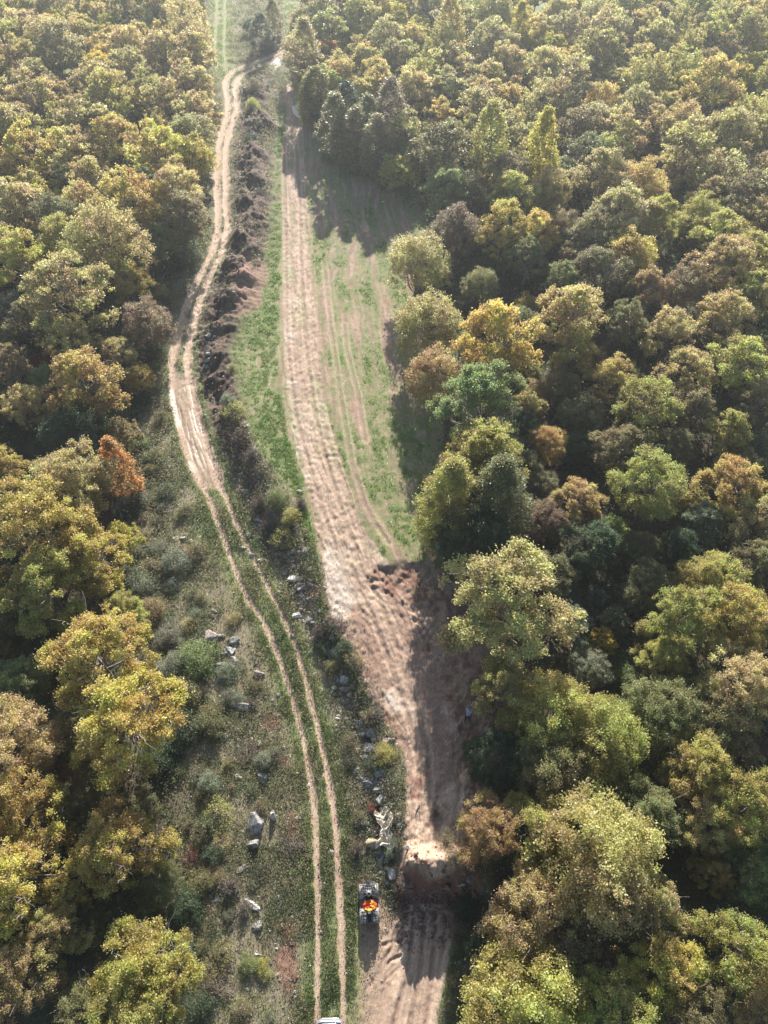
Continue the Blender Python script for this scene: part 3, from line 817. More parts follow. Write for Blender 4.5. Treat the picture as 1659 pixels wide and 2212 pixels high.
# leaf colours: (reflectance, words)
HUES = {
    'Y': ((0.46, 0.365, 0.070), 'golden yellow'),
    'A': ((0.43, 0.305, 0.080), 'amber'),
    'L': ((0.37, 0.345, 0.075), 'lime yellow'),
    'G': ((0.225, 0.260, 0.085), 'light green'),
    'O': ((0.225, 0.215, 0.080), 'olive'),
    'P': ((0.40, 0.345, 0.130), 'pale olive'),
    'K': ((0.085, 0.120, 0.055), 'dark green'),
    'B': ((0.27, 0.22, 0.100), 'brownish olive'),
    'C': ((0.43, 0.345, 0.125), 'pale gold'),
    'R': ((0.41, 0.245, 0.095), 'rust orange'),
    'M': ((0.22, 0.06, 0.035), 'deep red'),
    'T': ((0.25, 0.19, 0.12), 'thin brown'),
    'S': ((0.22, 0.24, 0.15), 'silvery green'),
}
TREES = []   # (u, v, r, hue, style, height factor)
TREES += [
 (905,560,68,'P','dome',1),(985,495,58,'T','dome',1),(950,410,50,'G','oak',1),(1090,500,55,'Y','oak',1.05),(1040,615,42,'O','dome',1),
 (1140,560,42,'G','oak',1),(925,695,75,'P','dome',1),(940,805,66,'C','dome',1.0),(1085,735,82,'Y','oak',1.2),(1045,890,88,'G','oak',1.15),
 (1035,975,78,'L','oak',1.2),(975,1075,70,'L','column',1.0),(1075,1075,75,'O','column',1),(1010,1150,85,'K','dome',1.1),(1185,955,42,'A','dome',.9),
 (1180,1120,46,'T','dome',.9),(1255,1075,48,'C','oak',.9),(1275,1170,58,'K','oak',.9),(1240,680,72,'C','oak',1.1),(1235,760,45,'L','oak',1),
 (1320,815,46,'A','oak',1),(1395,880,62,'L','oak',1.05),(1340,965,55,'B','oak',.95),(1440,720,50,'C','oak',1.05),(1475,795,58,'C','oak',1),
 (1590,790,60,'L','oak',1.1),(1405,1050,78,'L','oak',1.05),(1590,1045,62,'A','oak',1.1),(1630,1125,66,'C','oak',1),(1500,880,50,'B','oak',1),
 (1565,930,46,'L','oak',1),(1100,1320,128,'P','oak',1.05),(1075,1495,62,'C','oak',1.0),(1190,1540,100,'L','dome',1.05),(1295,1590,100,'L','dome',1.05),
 (1190,1660,95,'O','dome',1.0),(1075,1640,70,'K','dome',.9),(1048,1790,66,'R','oak',.95),(1165,1790,78,'L','oak',1),(1285,1850,145,'C','dome',1.15),
 (1150,1985,100,'C','oak',.95),(1235,2060,85,'B','oak',.9),(1140,2170,140,'L','dome',1.05),(1300,2190,95,'L','oak',1.0),(1425,2110,85,'Y','oak',1),
 (1395,1960,82,'P','oak',1.05),(1590,2050,88,'L','oak',1.05),(1640,2160,75,'C','oak',1),(1490,1640,72,'L','oak',1.05),(1400,1755,70,'G','oak',1),
 (1610,1750,80,'L','oak',1.05),(1530,1780,66,'C','oak',1),(1540,1880,45,'A','oak',.8),(1480,1350,78,'L','oak',1.1),(1590,1335,74,'Y','oak',1.1),
 (1440,1440,55,'L','oak',1),(1545,1245,68,'L','oak',1),(1625,1220,60,'O','oak',1),(1440,1535,88,'G','dome',1.05),(1600,1480,88,'P','oak',1.05),
 (1560,1580,75,'O','oak',1),(1640,1620,45,'T','bare',1),(1300,1385,30,'Y','oak',.6),(1330,1340,34,'S','dome',.7),(1275,1440,48,'S','dome',.7),
 (1640,1900,60,'G','oak',1),(1480,2180,70,'O','oak',1),(1345,1700,60,'O','dome',.9),(1560,690,60,'C','oak',1),(1300,590,60,'B','oak',1),
 (1210,610,40,'G','oak',1),(1400,630,48,'R','oak',1),(1480,620,55,'B','dome',1),(1640,640,52,'L','oak',1.05),(1350,700,46,'O','oak',1),
 (1640,860,46,'B','oak',1),(1460,960,40,'O','oak',.9),(1210,830,44,'O','dome',.8),(1470,1180,46,'K','dome',.8),(1380,1180,44,'O','dome',.75),(1160,850,34,'B','dome',.9),
 # left wood
 (235,520,92,'C','dome',1.15),(340,520,42,'G','oak',.9),(405,470,56,'B','oak',1),(50,565,62,'Y','oak',1.1),(150,645,88,'C','oak',1.1),
 (315,695,58,'T','dome',1),(160,735,52,'C','oak',1.05),(195,830,78,'A','oak',1.05),(88,795,28,'M','oak',.8),(60,880,46,'C','oak',1),
 (160,930,76,'K','dome',.9),(252,1000,38,'R','column',1),(18,1010,50,'Y','oak',1),(155,1045,84,'C','oak',1.05),(75,1150,112,'Y','oak',1.05),
 (190,1205,84,'Y','oak',1),(265,1165,38,'L','oak',.8),(100,1270,92,'L','oak',1),(272,1325,44,'L','oak',.9),(208,1415,104,'Y','oak',1.1),
 (275,1555,114,'Y','oak',1.1),(40,1480,62,'G','oak',.9),(25,1610,95,'C','oak',1.05),(95,1680,46,'R','oak',.85),(190,1650,56,'B','oak',.8),
 (55,1760,96,'Y','oak',1),(60,1890,102,'Y','oak',1.05),(270,1830,90,'Y','oak',.95),(335,1905,52,'O','dome',.8),(312,2090,98,'Y','oak',1),
 (300,2190,92,'L','oak',1.05),(45,2120,78,'C','oak',1),(170,2170,64,'O','oak',.9),(210,1000,40,'O','dome',.9),(60,700,50,'O','oak',1),
 (30,790,48,'B','oak',1),(20,1340,60,'O','dome',.9),(270,610,46,'Y','oak',1),(150,1870,58,'K','dome',.8),(190,1760,50,'O','oak',.85),(100,1390,50,'K','dome',.8),
 (175,1985,56,'O','dome',.8),(115,2010,66,'C','oak',.95),(120,1600,60,'B','oak',.85),(320,410,46,'G','oak',1),(120,480,55,'O','oak',1),
]
# the wood edge along the far right of the field, shade side put into darker hues, and the island of dark trees by the bend
TREES += [(725,262,44,'O','column',.84),(770,285,40,'O','column',.84),(815,305,42,'B','column',.84),(684,200,38,'O','column',.85),(750,235,40,'K','column',.9),(795,262,40,'O','column',.85),(662,150,30,'B','dome',1.0),(845,325,40,'O','dome',.95),(705,232,36,'K','dome',.95),(700,190,40,'L','oak',1),(740,170,40,'A','oak',1.0),
 (860,365,42,'L','dome',.9),(905,345,40,'O','dome',.9),(660,110,40,'P','column',1),(700,120,36,'R','oak',.9),(564,62,28,'K','column',.62),
 (542,52,20,'K','dome',.6),(588,30,22,'O','column',.7),(652,50,30,'B','dome',1),(668,205,28,'L','column',.85),(845,240,44,'T','column',1),
 (1010,420,50,'B','dome',1),(880,290,44,'P','oak',1)]

LW_POLY = [(-260,-70),(425,-70),(424,60),(422,160),(420,300),(408,420),(390,520),(-300,640)]
RW_POLY = [(690,-70),(690,40),(640,90),(660,160),(700,200),(760,220),(840,250),(900,330),(980,400),(1060,450),(1170,520),(1250,560),(1400,580),(1960,700),(1960,-70)]
LOWFILL = [(-200,560),(330,640),(290,820),(240,1000),(240,1200),(250,1500),(300,1750),(300,2280),(-200,2280)]
RLOWFILL = [(1120,560),(1960,600),(1960,2280),(1080,2280),(1110,1900),(1100,1600),(1130,1400),(1130,1200),(1100,900)]

def in_poly(u, v, poly):
    c = False; n = len(poly)
    for i in range(n):
        a = poly[i]; b = poly[(i + 1) % n]
        if (a[1] > v) != (b[1] > v) and u < (b[0] - a[0]) * (v - a[1]) / (b[1] - a[1] + 1e-9) + a[0]: c = not c
    return c

def proj(x, y, z):
    rz = z - CAM_H
    d = y * CP - rz * SP
    q = y * SP + rz * CP
    return CU + FD * x / d, CV - FD * q / d, d

placed = []      # dict per tree
for (u, v, r, hue, style, hf) in TREES:
    hc = 4.5; 
    for _ in range(3):
        x, y, z, t = G(u, v, hc)
        R = r * t / FD
        Ht = {'oak': 2.0 * R + 2.2, 'dome': 1.7 * R + 1.4, 'column': 2.6 * R + 3.2, 'bare': 1.7 * R}[style] * hf
        hc = Ht * 0.6
    placed.append(dict(x=x, y=y, z=z, R=R, H=Ht, hue=hue, style=style, hand=True))

def far_hue(u, v, side, rr):
    if side == 'l': pool = 'YYCCCPPLLCCA' if v > 120 else 'YCCPPLPLC'
    else: pool = 'CCPPPPLLLCOCYB' if v > 150 else 'PPPLLPCCL'
    x, y, t = P(u, v, 4)
    k = float(fbm(np.array([x + 300.0]), np.array([y + 90.0]), 16, 2, 71)[0]) * 1.5 - 0.25 + rr.gauss(0, 0.16)
    if rr.random() < 0.05: return rr.choice('ABB')
    return pool[int(min(max(k, 0), 0.999) * len(pool))]

rr = random.Random(3)
cand = 0
for side, poly, sp in (('l', LW_POLY, 4.9), ('r', RW_POLY, 4.9), ('l', LOWFILL, 4.6), ('r', RLOWFILL, 4.6)):
    tries = 0
    while tries < 9000:
        tries += 1
        y = rr.uniform(0, 186); x = rr.uniform(-95, 95)
        u, v, d = proj(x, y, 5.0)
        if not (-130 < u < 1790 and -60 < v < 2300): continue
        if not in_poly(u, v, poly): continue
        lowz = poly in (LOWFILL, RLOWFILL)
        R = rr.uniform(2.3, 3.9) if not lowz else rr.uniform(1.3, 2.2)
        ok = True
        for p in placed:
            dd = math.hypot(p['x'] - x, p['y'] - y)
            if dd < (p['R'] + R) * (0.70 if not lowz else 0.70): ok = False; break
        if not ok: continue
        st = rr.choices(['oak', 'dome', 'column'], [9, 2, 0.15] if side == 'l' else [8, 3, 0.3])[0]
        if lowz: st = rr.choice(['dome', 'oak'])
        hue = far_hue(u, v, side, rr) if not lowz else rr.choice('KOOSBPOGC')
        Ht = {'oak': 2.0 * R + 2.2, 'dome': 1.9 * R + 1.6, 'column': 2.6 * R + 3.0}[st] * rr.uniform(0.9, 1.12)
        if lowz: Ht *= 0.72
        if st == 'column': R *= 0.75
        placed.append(dict(x=x, y=y, z=gz(x, y), R=R, H=Ht, hue=hue, style=st, hand=False))
print('TREES', len(placed), sum(p['hand'] for p in placed))

# ------------------------------------------------------------------ labels of the trees
LM = [(2050,'the silver car'),(1905,'the quad bike'),(1790,'the crumpled tarp'),(1660,'the four dark boulders'),(1590,'the long striped boulder'),
      (1480,'the person'),(1350,'the grey rock outcrop'),(1220,'the leaning cream slabs'),(1130,'the lime yellow bush'),(1030,'the white stone block'),
      (930,'the muddy ruts\' lower end'),(830,'the muddy ruts\' middle'),(740,'the stony berm tip'),(650,'the widest soil berm'),(580,'the track\'s left bulge'),
      (510,'the caterpillar marks'),(445,'the field shadow\'s lower rim'),(385,'the field shadow\'s middle'),(330,'the field shadow\'s upper rim'),(280,'the pale lane end'),
      (235,'the dark rubble heap'),(195,'the grey stone heap'),(155,'the track bend'),(115,'the shining puddle'),(75,'the dark trees beyond the bend'),(35,'the grassy far lane'),(-9999,'the top photo edge')]
ORD = ['first','second','third','fourth','fifth','sixth','seventh','eighth','ninth','tenth','eleventh','twelfth','thirteenth','fourteenth','fifteenth','sixteenth','seventeenth','eighteenth','nineteenth','twentieth'] + ['%dth' % k for k in range(21, 60)]
FORM = {'oak': 'oak', 'dome': 'rounded tree', 'column': 'slender tree', 'bare': 'leafless tree'}
CAT = {'oak': 'tree', 'dome': 'tree', 'column': 'tree', 'bare': 'tree'}
for p in placed:
    p['u'], p['v'], p['d'] = proj(p['x'], p['y'], p['z'] + p['H'] * 0.6)
    p['px'] = p['R'] * FD / p['d']
vis = [p for p in placed if -p['px'] * 0.7 < p['u'] < 1659 + p['px'] * 0.7 and -p['px'] * 0.7 < p['v'] < 2212 + p['px'] * 0.9]
hid = [p for p in placed if p not in vis]
vis.sort(key=lambda p: -p['px'])
solo = vis[:300]
mass = vis[300:] + hid
bands = {}
for p in solo:
    for th, nm in LM:
        if p['v'] >= th: break
    p['lm'] = nm
    p['side'] = 'right' if p['x'] > -6 - 0.05 * p['y'] else 'left'
    bands.setdefault((nm, p['side']), []).append(p)
for (nm, side), L in bands.items():
    L.sort(key=lambda p: p['x'] if side == 'right' else -p['x'])
    cnt = {}
    for p in L:
        k = (HUES[p['hue']][1], FORM[p['style']])
        cnt.setdefault(k, []).append(p)
    for k, q in cnt.items():
        for i, p in enumerate(q):
            w = '%s %s' % k
            if len(q) == 1: p['label'] = '%s in the %s wood, level with %s' % (w, side, nm)
            else: p['label'] = '%s wood\'s %s %s outward, level with %s' % (side, ORD[i], w, nm)

def jitter(c, rr, k=0.12):
    f = rr.uniform(1 - k, 1 + k)
    return tuple(min(0.9, max(0.01, v * f * rr.uniform(0.94, 1.06))) for v in c) + (1.0,)

tree_name = {'oak': 'oak_tree', 'dome': 'rounded_tree', 'column': 'slender_tree', 'bare': 'leafless_tree'}
for p in solo:
    dist = math.hypot(p['y'], CAM_H, p['x'])
    lod = 0 if dist < 68 else (1 if dist < 100 else 2)
    nk = {'oak': 4, 'dome': 3, 'column': 2, 'bare': 1}[p['style']]
    tm, cm, H0, R0 = proto(p['style'], lod, rr.randrange(nk))
    root = empty(tree_name[p['style']], (p['x'], p['y'], p['z'] - 0.05), rr.uniform(0, 6.28), p['label'], CAT[p['style']],
                 'trees of the wood %s of the clearing' % p['side'])
    s = p['R'] / R0
    root.scale = (s, s * rr.uniform(0.92, 1.08), p['H'] / H0)
    link_mesh('trunk', tm, None, root)
    c = link_mesh('crown', cm, None, root)
    c.color = jitter(HUES[p['hue']][0], rr)

# trees past the 300 largest: one far mass
def merge_mass(L):
    Vt, Ft, Ct, base = [], [], [], 0
    Vb, Fb, bb = [], [], 0
    for p in L:
        tm, cm, H0, R0 = proto(p['style'], 2, rr.randrange({'oak': 4, 'dome': 3, 'column': 2, 'bare': 1}[p['style']]))
        a = rr.uniform(0, 6.28); s = p['R'] / R0
        for me, kind in ((cm, 0), (tm, 1)):
            n = len(me.vertices); co = np.empty(n * 3, np.float32); me.vertices.foreach_get('co', co); co = co.reshape(-1, 3)
            lv = np.empty(len(me.loops), np.int32); me.loops.foreach_get('vertex_index', lv); f = lv.reshape(-1, 4)
            x = co[:, 0] * s; y = co[:, 1] * s
            w = np.stack([x * math.cos(a) - y * math.sin(a) + p['x'], x * math.sin(a) + y * math.cos(a) + p['y'], co[:, 2] * p['H'] / H0 + p['z']], 1)
            if kind == 0:
                Vt.append(w); Ft.append(f + base); base += n
                tone = np.empty(len(f) * 4, np.float32); me.attributes['tone'].data.foreach_get('color', tone); tone = tone.reshape(-1, 4)
                c = np.array(HUES[p['hue']][0])[None, :] * (0.6 + 0.85 * tone[:, 1:2]) * np.stack([0.85 + 0.3 * tone[:, 0], np.ones(len(f)), np.ones(len(f))], 1)
                Ct.append(np.concatenate([c, np.ones((len(f), 1))], 1))
            else:
                Vb.append(w); Fb.append(f + bb); bb += n
    me = np_mesh('far_wood', np.concatenate(Vt), np.concatenate(Ft), {'col': ('FACE', 'FLOAT_COLOR', np.concatenate(Ct))})
    o = link_mesh('far_wood', me, M_COVER)
    tagp(o, 'mass of far autumn trees closing the top of the view', 'wood', None, 'stuff')
    mb = np_mesh('trunks', np.concatenate(Vb), np.concatenate(Fb)); 
    t = link_mesh('trunks', mb, M_BARK, o); t['kind'] = 'stuff'
if mass: merge_mass(mass)

# ------------------------------------------------------------------ ground cover (uncountable)
def cover_from(V, W, n, size0, hz, palette, name, label, seed, up=0.8, cl=1):
    rng = np.random.default_rng(seed)
    w = W / W.sum()
    idx = rng.choice(len(V), n, p=w)
    c = V[idx].copy()
    sc = 1 + np.clip(c[:, 1], 0, 80) * 0.018
    c = np.repeat(c, cl, axis=0); sc = np.repeat(sc, cl)
    c[:, :2] += rng.normal(size=(len(c), 2)) * (0.03 + 0.05 * (cl > 1)) * sc[:, None]
    c[:, 2] += rng.uniform(0.01, hz, len(c)) * np.minimum(sc, 2.0)
    Vq, Fq = leaf_quads(c, size0 * sc, up, rng, 0.5)
    pal = np.array(palette)
    nz = fbm(c[:, 0], c[:, 1], 2.2, 3, seed)
    k = np.clip((nz * 1.6 - 0.3) * len(pal) + rng.normal(size=len(c)) * 0.8, 0, len(pal) - 1).astype(int)
    col = pal[k] * rng.uniform(0.65, 1.35, (len(c), 1))
    me = np_mesh(name, Vq, Fq, {'col': ('FACE', 'FLOAT_COLOR', np.concatenate([col, np.ones((len(c), 1))], 1))})
    o = link_mesh(name, me, M_COVER)
    return tagp(o, label, name.replace('_', ' '), None, 'stuff')
cover_from(GV, GW, 120000, 0.07, 0.07, [(0.13,0.20,0.05),(0.17,0.235,0.07),(0.23,0.265,0.11),(0.29,0.28,0.15)], 'grass', 'short bright green grass on the verges and the field', 1)
cover_from(GV, BW, 44000, 0.085, 0.30, [(0.12,0.15,0.07),(0.18,0.19,0.10),(0.24,0.21,0.13),(0.32,0.27,0.18),(0.17,0.21,0.09),(0.21,0.17,0.12),(0.14,0.18,0.09)], 'scrub', 'low dry herbs and heathy scrub beside the wheel tracks', 2, 0.6, 5)

def undergrowth():
    rng = np.random.default_rng(9)
    pts = []
    while len(pts) < 5200:
        y = rng.uniform(-4, 120) ** 1.0; x = rng.uniform(-60, 60)
        if rng.random() > 1.0 / (1 + y * 0.012): continue
        u, v, d = proj(x, y, 0.5)
        if not (-60 < u < 1720 and -60 < v < 2300): continue
        le = float(left_edge(y)); re = float(right_edge(y))
        if x > le + 0.6 and x < re + 0.9: continue
        pts.append((x, y))
    pts = np.array(pts)
    z = height(pts[:, 0], pts[:, 1])
    k = 46
    rad = rng.uniform(0.35, 1.0, len(pts)); hh = rng.uniform(0.3, 1.5, len(pts))
    c = np.repeat(np.column_stack([pts, z]), k, axis=0)
    d = rng.normal(size=c.shape); d /= np.linalg.norm(d, axis=1)[:, None]
    c[:, 0] += d[:, 0] * np.repeat(rad, k); c[:, 1] += d[:, 1] * np.repeat(rad, k); c[:, 2] += np.abs(d[:, 2]) * np.repeat(hh, k) + 0.05
    V, F = leaf_quads(c, 0.13 * (1 + np.clip(c[:, 1], 0, 170) * 0.014), 0.6, rng)
    pal = np.array([(0.07,0.10,0.04),(0.10,0.14,0.055),(0.13,0.155,0.075),(0.17,0.15,0.085),(0.09,0.12,0.06)])
    col = np.repeat(pal[rng.integers(0, len(pal), len(pts))], k, axis=0) * rng.uniform(0.6, 1.4, (len(c), 1))
    me = np_mesh('undergrowth', V, F, {'col': ('FACE', 'FLOAT_COLOR', np.concatenate([col, np.ones((len(c), 1))], 1))})
    o = link_mesh('undergrowth', me, M_COVER)
    tagp(o, 'dark green undergrowth filling the floor of both woods', 'undergrowth', None, 'stuff')
undergrowth()

# ------------------------------------------------------------------ shrubs of the clearing
SH = {}
def shrub_proto(kind, k):
    key = (kind, k)
    if key in SH: return SH[key]
    rng = np.random.default_rng(500 + k * 13 + len(kind))
    segs = []; R, H = 1.0, 1.1
    nseg = {'leafy': 22, 'thin': 46, 'twigs': 110}[kind]
    tips = []
    for i in range(nseg):
        th = rng.uniform(0, 6.28); ph = rng.uniform(0.05, 1.35)
        tip = np.array([math.cos(th) * math.sin(ph) * R * .95, math.sin(th) * math.sin(ph) * R * .95, H * math.cos(ph) * 0.95 + 0.05])
        ln = limb((rng.normal() * 0.08, rng.normal() * 0.08, -0.05), tip, 0.022, 0.007, rng, 3, 0.10)
        segs.append(ln); tips.append(tip)
        if kind != 'leafy':
            for j in range(2):
                p = ln[1 + j][0]; segs.append(limb(p, p + rng.normal(size=3) * 0.28, 0.009, 0.004, rng, 2, 0.1))
    tv, tf = tubes_np(segs, 4)
    tm = np_mesh('stems_%s_%d' % key, tv, tf); tm.materials.append(M_TWIG)
    n = {'leafy': 5200, 'thin': 1500, 'twigs': 260}[kind]
    nc = {'leafy': 110, 'thin': 70, 'twigs': 40}[kind]
    th = rng.uniform(0, 6.28, nc); cz = rng.uniform(0.0, 1.0, nc); rad = rng.uniform(0.6, 1.05, nc)
    sr = np.sqrt(1 - cz * cz)
    wob = 1 + 0.2 * np.sin(3 * th + k) * sr
    cc = np.stack([np.cos(th) * sr * R * rad * wob, np.sin(th) * sr * R * rad * wob, H * cz * rad + 0.08], 1)
    pick = rng.integers(0, nc, n)
    c = cc[pick] + rng.normal(size=(n, 3)) * 0.12
    c[:, 2] = np.maximum(c[:, 2], 0.03)
    V, F = leaf_quads(c, 0.075 if kind == 'leafy' else 0.085, 0.5, rng)
    tone_c = rng.random(nc)[pick]
    tone = np.stack([np.clip(0.5 + (tone_c - .5) * .5 + rng.normal(size=n) * .12, 0, 1), np.clip(0.5 * rng.random(n) + 0.5 * tone_c, 0, 1), rng.random(n), np.ones(n)], 1)
    cm = np_mesh('leaves_%s_%d' % key, V, F, {'tone': ('FACE', 'FLOAT_COLOR', tone)}); cm.materials.append(M_LEAF)
    SH[key] = (tm, cm)
    return SH[key]

SHRUBS = [
 (285,1075,36,'S','leafy','rounded silvery bush beside the rust orange tree'),
 (262,1098,22,'S','leafy','small silvery bush tucked left of a larger silvery one'),
 (340,1182,24,'S','leafy','grey green bush left of the pale stone cluster'),
 (380,1212,36,'S','leafy','large pale silvery bush below the pale stone cluster'),
 (425,1190,26,'B','thin','dry brown bush right of the large pale silvery bush'),
 (300,1260,34,'S','leafy','dark toned silvery bush on the left wood edge'),
 (330,1225,30,'B','thin','thin brown bush above two silvery bushes'),
 (325,1320,34,'B','leafy','brownish green bush level with the cream slabs'),
 (420,1325,18,'S','leafy','narrow dark green bush standing alone in the scrub'),
 (365,1370,32,'S','leafy','silvery bush left of the grey rock outcrop'),
 (425,1425,46,'G','leafy','big fresh green bush left of the dark slab rocks'),
 (372,1440,38,'S','leafy','pale grey green bush left of the big fresh green bush'),
 (395,1500,40,'O','leafy','olive bush below the big fresh green bush'),
 (400,1575,50,'K','leafy','wide dark green bush at the edge of the golden oak'),
 (455,1560,40,'O','leafy','olive bush left of the large rounded boulder'),
 (350,1640,40,'K','leafy','dark green bush below the golden oak'),
 (450,1690,26,'S','leafy','silvery bush left of the brushwood heap'),
 (568,1640,22,'S','leafy','small silvery bush on the right end of the brushwood heap'),
 (470,1755,36,'L','thin','yellow leaved thin bush left of the tallest boulder'),
 (440,1800,34,'O','thin','sparse olive bush left of the tallest boulder'),
 (415,1850,24,'M','thin','small dark red bush among the yellow trees'),
 (400,1960,40,'K','leafy','dark green bush level with the quad bike'),
 (430,1900,34,'O','leafy','olive bush above the dark green one by the quad bike level'),
 (395,2050,34,'S','leafy','grey green bush right of the bright yellow oak'),
 (562,2085,18,'L','leafy','small bright yellow bush near the red scrape'),
 (470,2060,26,'O','thin','thin olive bush above the dead brushwood'),
 (430,2170,34,'K','leafy','dark green bush at the bottom edge beside the yellow oak'),
 (520,2180,26,'B','thin','brown thin bush at the bottom edge in the scrub'),
 (560,1740,20,'B','thin','dry bush directly above the tallest boulder'),
 (628,1112,22,'L','leafy','lime yellow bush in the rock strip'),
 (612,1160,28,'L','thin','yellow tipped twiggy bush below the lime yellow bush'),
 (600,1075,26,'G','leafy','green bush above the lime yellow bush'),
 (650,1085,20,'T','twigs','dark leafless bush right of the green bush in the rock strip'),
 (560,1085,26,'T','twigs','grey leafless bush left of the rock strip bushes'),
 (575,1135,24,'T','twigs','dark leafless bush touching the wheel track verge'),
 (505,885,26,'L','thin','yellow twiggy sapling at the end of the muddy ruts'),
 (520,945,30,'T','twigs','tangled grey bush under the yellow twiggy sapling'),
 (490,860,18,'S','leafy','dark bluish bush on the berm end'),
 (545,985,26,'T','twigs','brown leafless bush above the white stone block'),
 (500,790,14,'L','thin','small yellow sapling on the green part of the field'),
 (700,1395,22,'K','leafy','dark green bush left of the pinkish boulder'),
 (745,1400,24,'K','leafy','dark green bush right of the pinkish boulder'),
 (765,1425,22,'B','thin','brown bush at the lane side below the pinkish boulder'),
 (718,1440,22,'O','leafy','olive bush below the pinkish boulder'),
 (690,1360,20,'T','twigs','leafless bush between grey rocks'),
 (800,1545,22,'B','thin','dry bush above the long striped boulder'),
 (835,1625,26,'L','leafy','yellow green bush right of the stacked dark boulders'),
 (810,1650,24,'K','leafy','dark green bush under the stacked dark boulders'),
 (755,1600,24,'B','thin','dry bush left of the stacked dark boulders'),
 (760,1640,20,'K','thin','low dark bush between two boulder groups'),
 (808,1742,15,'M','leafy','tiny red and yellow bush above the crumpled tarp'),
 (848,1838,16,'S','leafy','pale green bush right of the narrow upright rock'),
 (862,1818,16,'S','thin','grey twiggy bush right of the tarp end'),
 (775,1765,20,'O','thin','olive bush left of the crumpled tarp'),
 (770,1830,24,'T','twigs','pale dry twigs left of the ochre boulder'),
 (875,1900,22,'T','twigs','dark leafless bush by the angular rock near the quad bike'),
 (940,1752,14,'T','twigs','small dark leafless bush in the middle of the bare lane'),
 (965,1815,26,'B','thin','brown bush on the right rim of the soil edge'),
 (985,1850,24,'O','thin','olive bush at the right end of the soil edge'),
 (1010,1960,30,'K','leafy','dark green bush right of the pit'),
 (1030,2050,36,'K','leafy','dark green bush right of the sandy flat'),
 (995,2010,20,'B','thin','brown bush on the right margin of the pit'),
 (985,2120,18,'B','thin','low brown bush on the right margin of the sandy flat'),
 (545,225,18,'L','leafy','yellow green bush on the far rubble strip'),
 (546,178,20,'B','thin','brown bush on the far stone heap'),
 (535,300,16,'K','thin','dark low bush on the far soil heap'),
 (560,410,14,'K','thin','dark low bush where the berm meets the grass'),
 (455,230,20,'K','leafy','dark bush left of the track below the bend'),
 (440,330,24,'O','leafy','olive bush left of the far wheel track'),
 (425,420,24,'B','leafy','brownish bush left of the wheel track level with the big shadow'),
 (405,560,34,'K','leafy','wide dark bush in the shade left of the track'),
 (350,640,30,'O','leafy','olive bush left of the left bulge of the track'),
 (330,760,32,'K','leafy','dark bush left of the muddy ruts'),
 (355,715,22,'G','thin','light green herb bush near the track bulge'),
 (300,860,26,'K','leafy','dark bush by the fallen brush heap'),
 (345,900,24,'O','thin','olive low bush left of the end of the muddy ruts'),
 (335,985,26,'O','thin','low olive bush left of the track below the dark boulder'),
 (355,1060,24,'K','thin','low dark bush in the scrub right of the silvery bush'),
 (400,1100,22,'O','thin','low olive bush touching the track verge in the scrub'),
 (545,1700,16,'G','thin','small green bush right of the dark boulder'),
 (1360,1300,30,'S','leafy','silvery bush in the shaded gap of the right wood'),
 (1290,1290,28,'S','leafy','grey green bush in the right wood gap, uphill of a rock'),
 (1390,1340,26,'O','thin','thin olive bush in the right wood gap'),
 (1240,1225,34,'K','leafy','dark green bush between the large pale oak and the gap'),
 (1350,1460,34,'G','leafy','light green bush above the rock in the right wood'),
 (1660,1560,30,'T','twigs','grey tangle of dead branches on the right photo edge'),
]
for (u, v, r, hue, kind, lab) in SHRUBS:
    x, y, z, t = G(u, v, 0.5)
    R = r * t / FD
    tm, cm = shrub_proto(kind, rr.randrange(3))
    root = empty({'leafy': 'bush', 'thin': 'thin_bush', 'twigs': 'leafless_bush'}[kind], (x, y, z - 0.03), rr.uniform(0, 6.28), lab, 'bush', 'bushes of the clearing')
    root.scale = (R, R * rr.uniform(0.85, 1.1), R * rr.uniform(0.8, 1.1))
    link_mesh('stems', tm, None, root)
    c = link_mesh('leaves', cm, None, root); c.color = jitter(HUES[hue][0], rr, 0.15)

# low bushes of the left scrub that nothing tells apart
_sg = np.random.default_rng(31)
_n = 0
while _n < 95:
    y = _sg.uniform(2, 62); x = float(left_edge(y)) + _sg.uniform(0.2, 9.5) * (_sg.random() ** 0.7)
    dmin = min(np.min(np.hypot(w_rl[:, 0] - x, w_rl[:, 1] - y)), np.min(np.hypot(w_rr[:, 0] - x, w_rr[:, 1] - y)))
    if dmin < 1.7 or x > np.interp(y, w_rl[:, 1], w_rl[:, 0]) - 1.0: continue
    z = gz(x, y)
    kind = ['leafy', 'leafy', 'thin', 'thin', 'twigs'][int(_sg.integers(0, 5))]
    R = _sg.uniform(0.3, 0.85)
    tm, cm = shrub_proto(kind, int(_sg.integers(0, 3)))
    lab = {'leafy': 'small leafy bush, one of many in the scrub left of the tracks', 'thin': 'sparse dry bush, one of many in the scrub left of the tracks', 'twigs': 'low leafless bush, one of many in the scrub left of the tracks'}[kind]
    root = empty('low_bush', (x, y, z - 0.03), _sg.uniform(0, 6.28), lab, 'bush', 'low %s bushes of the left scrub' % {'leafy': 'leafy', 'thin': 'dry', 'twigs': 'leafless'}[kind])
    root.scale = (R, R * _sg.uniform(0.8, 1.15), R * _sg.uniform(0.6, 1.0))
    link_mesh('stems', tm, None, root)
    c = link_mesh('leaves', cm, None, root); c.color = jitter(HUES['SSOKBPG'[int(_sg.integers(0, 7))]][0], rr, 0.2)
    _n += 1

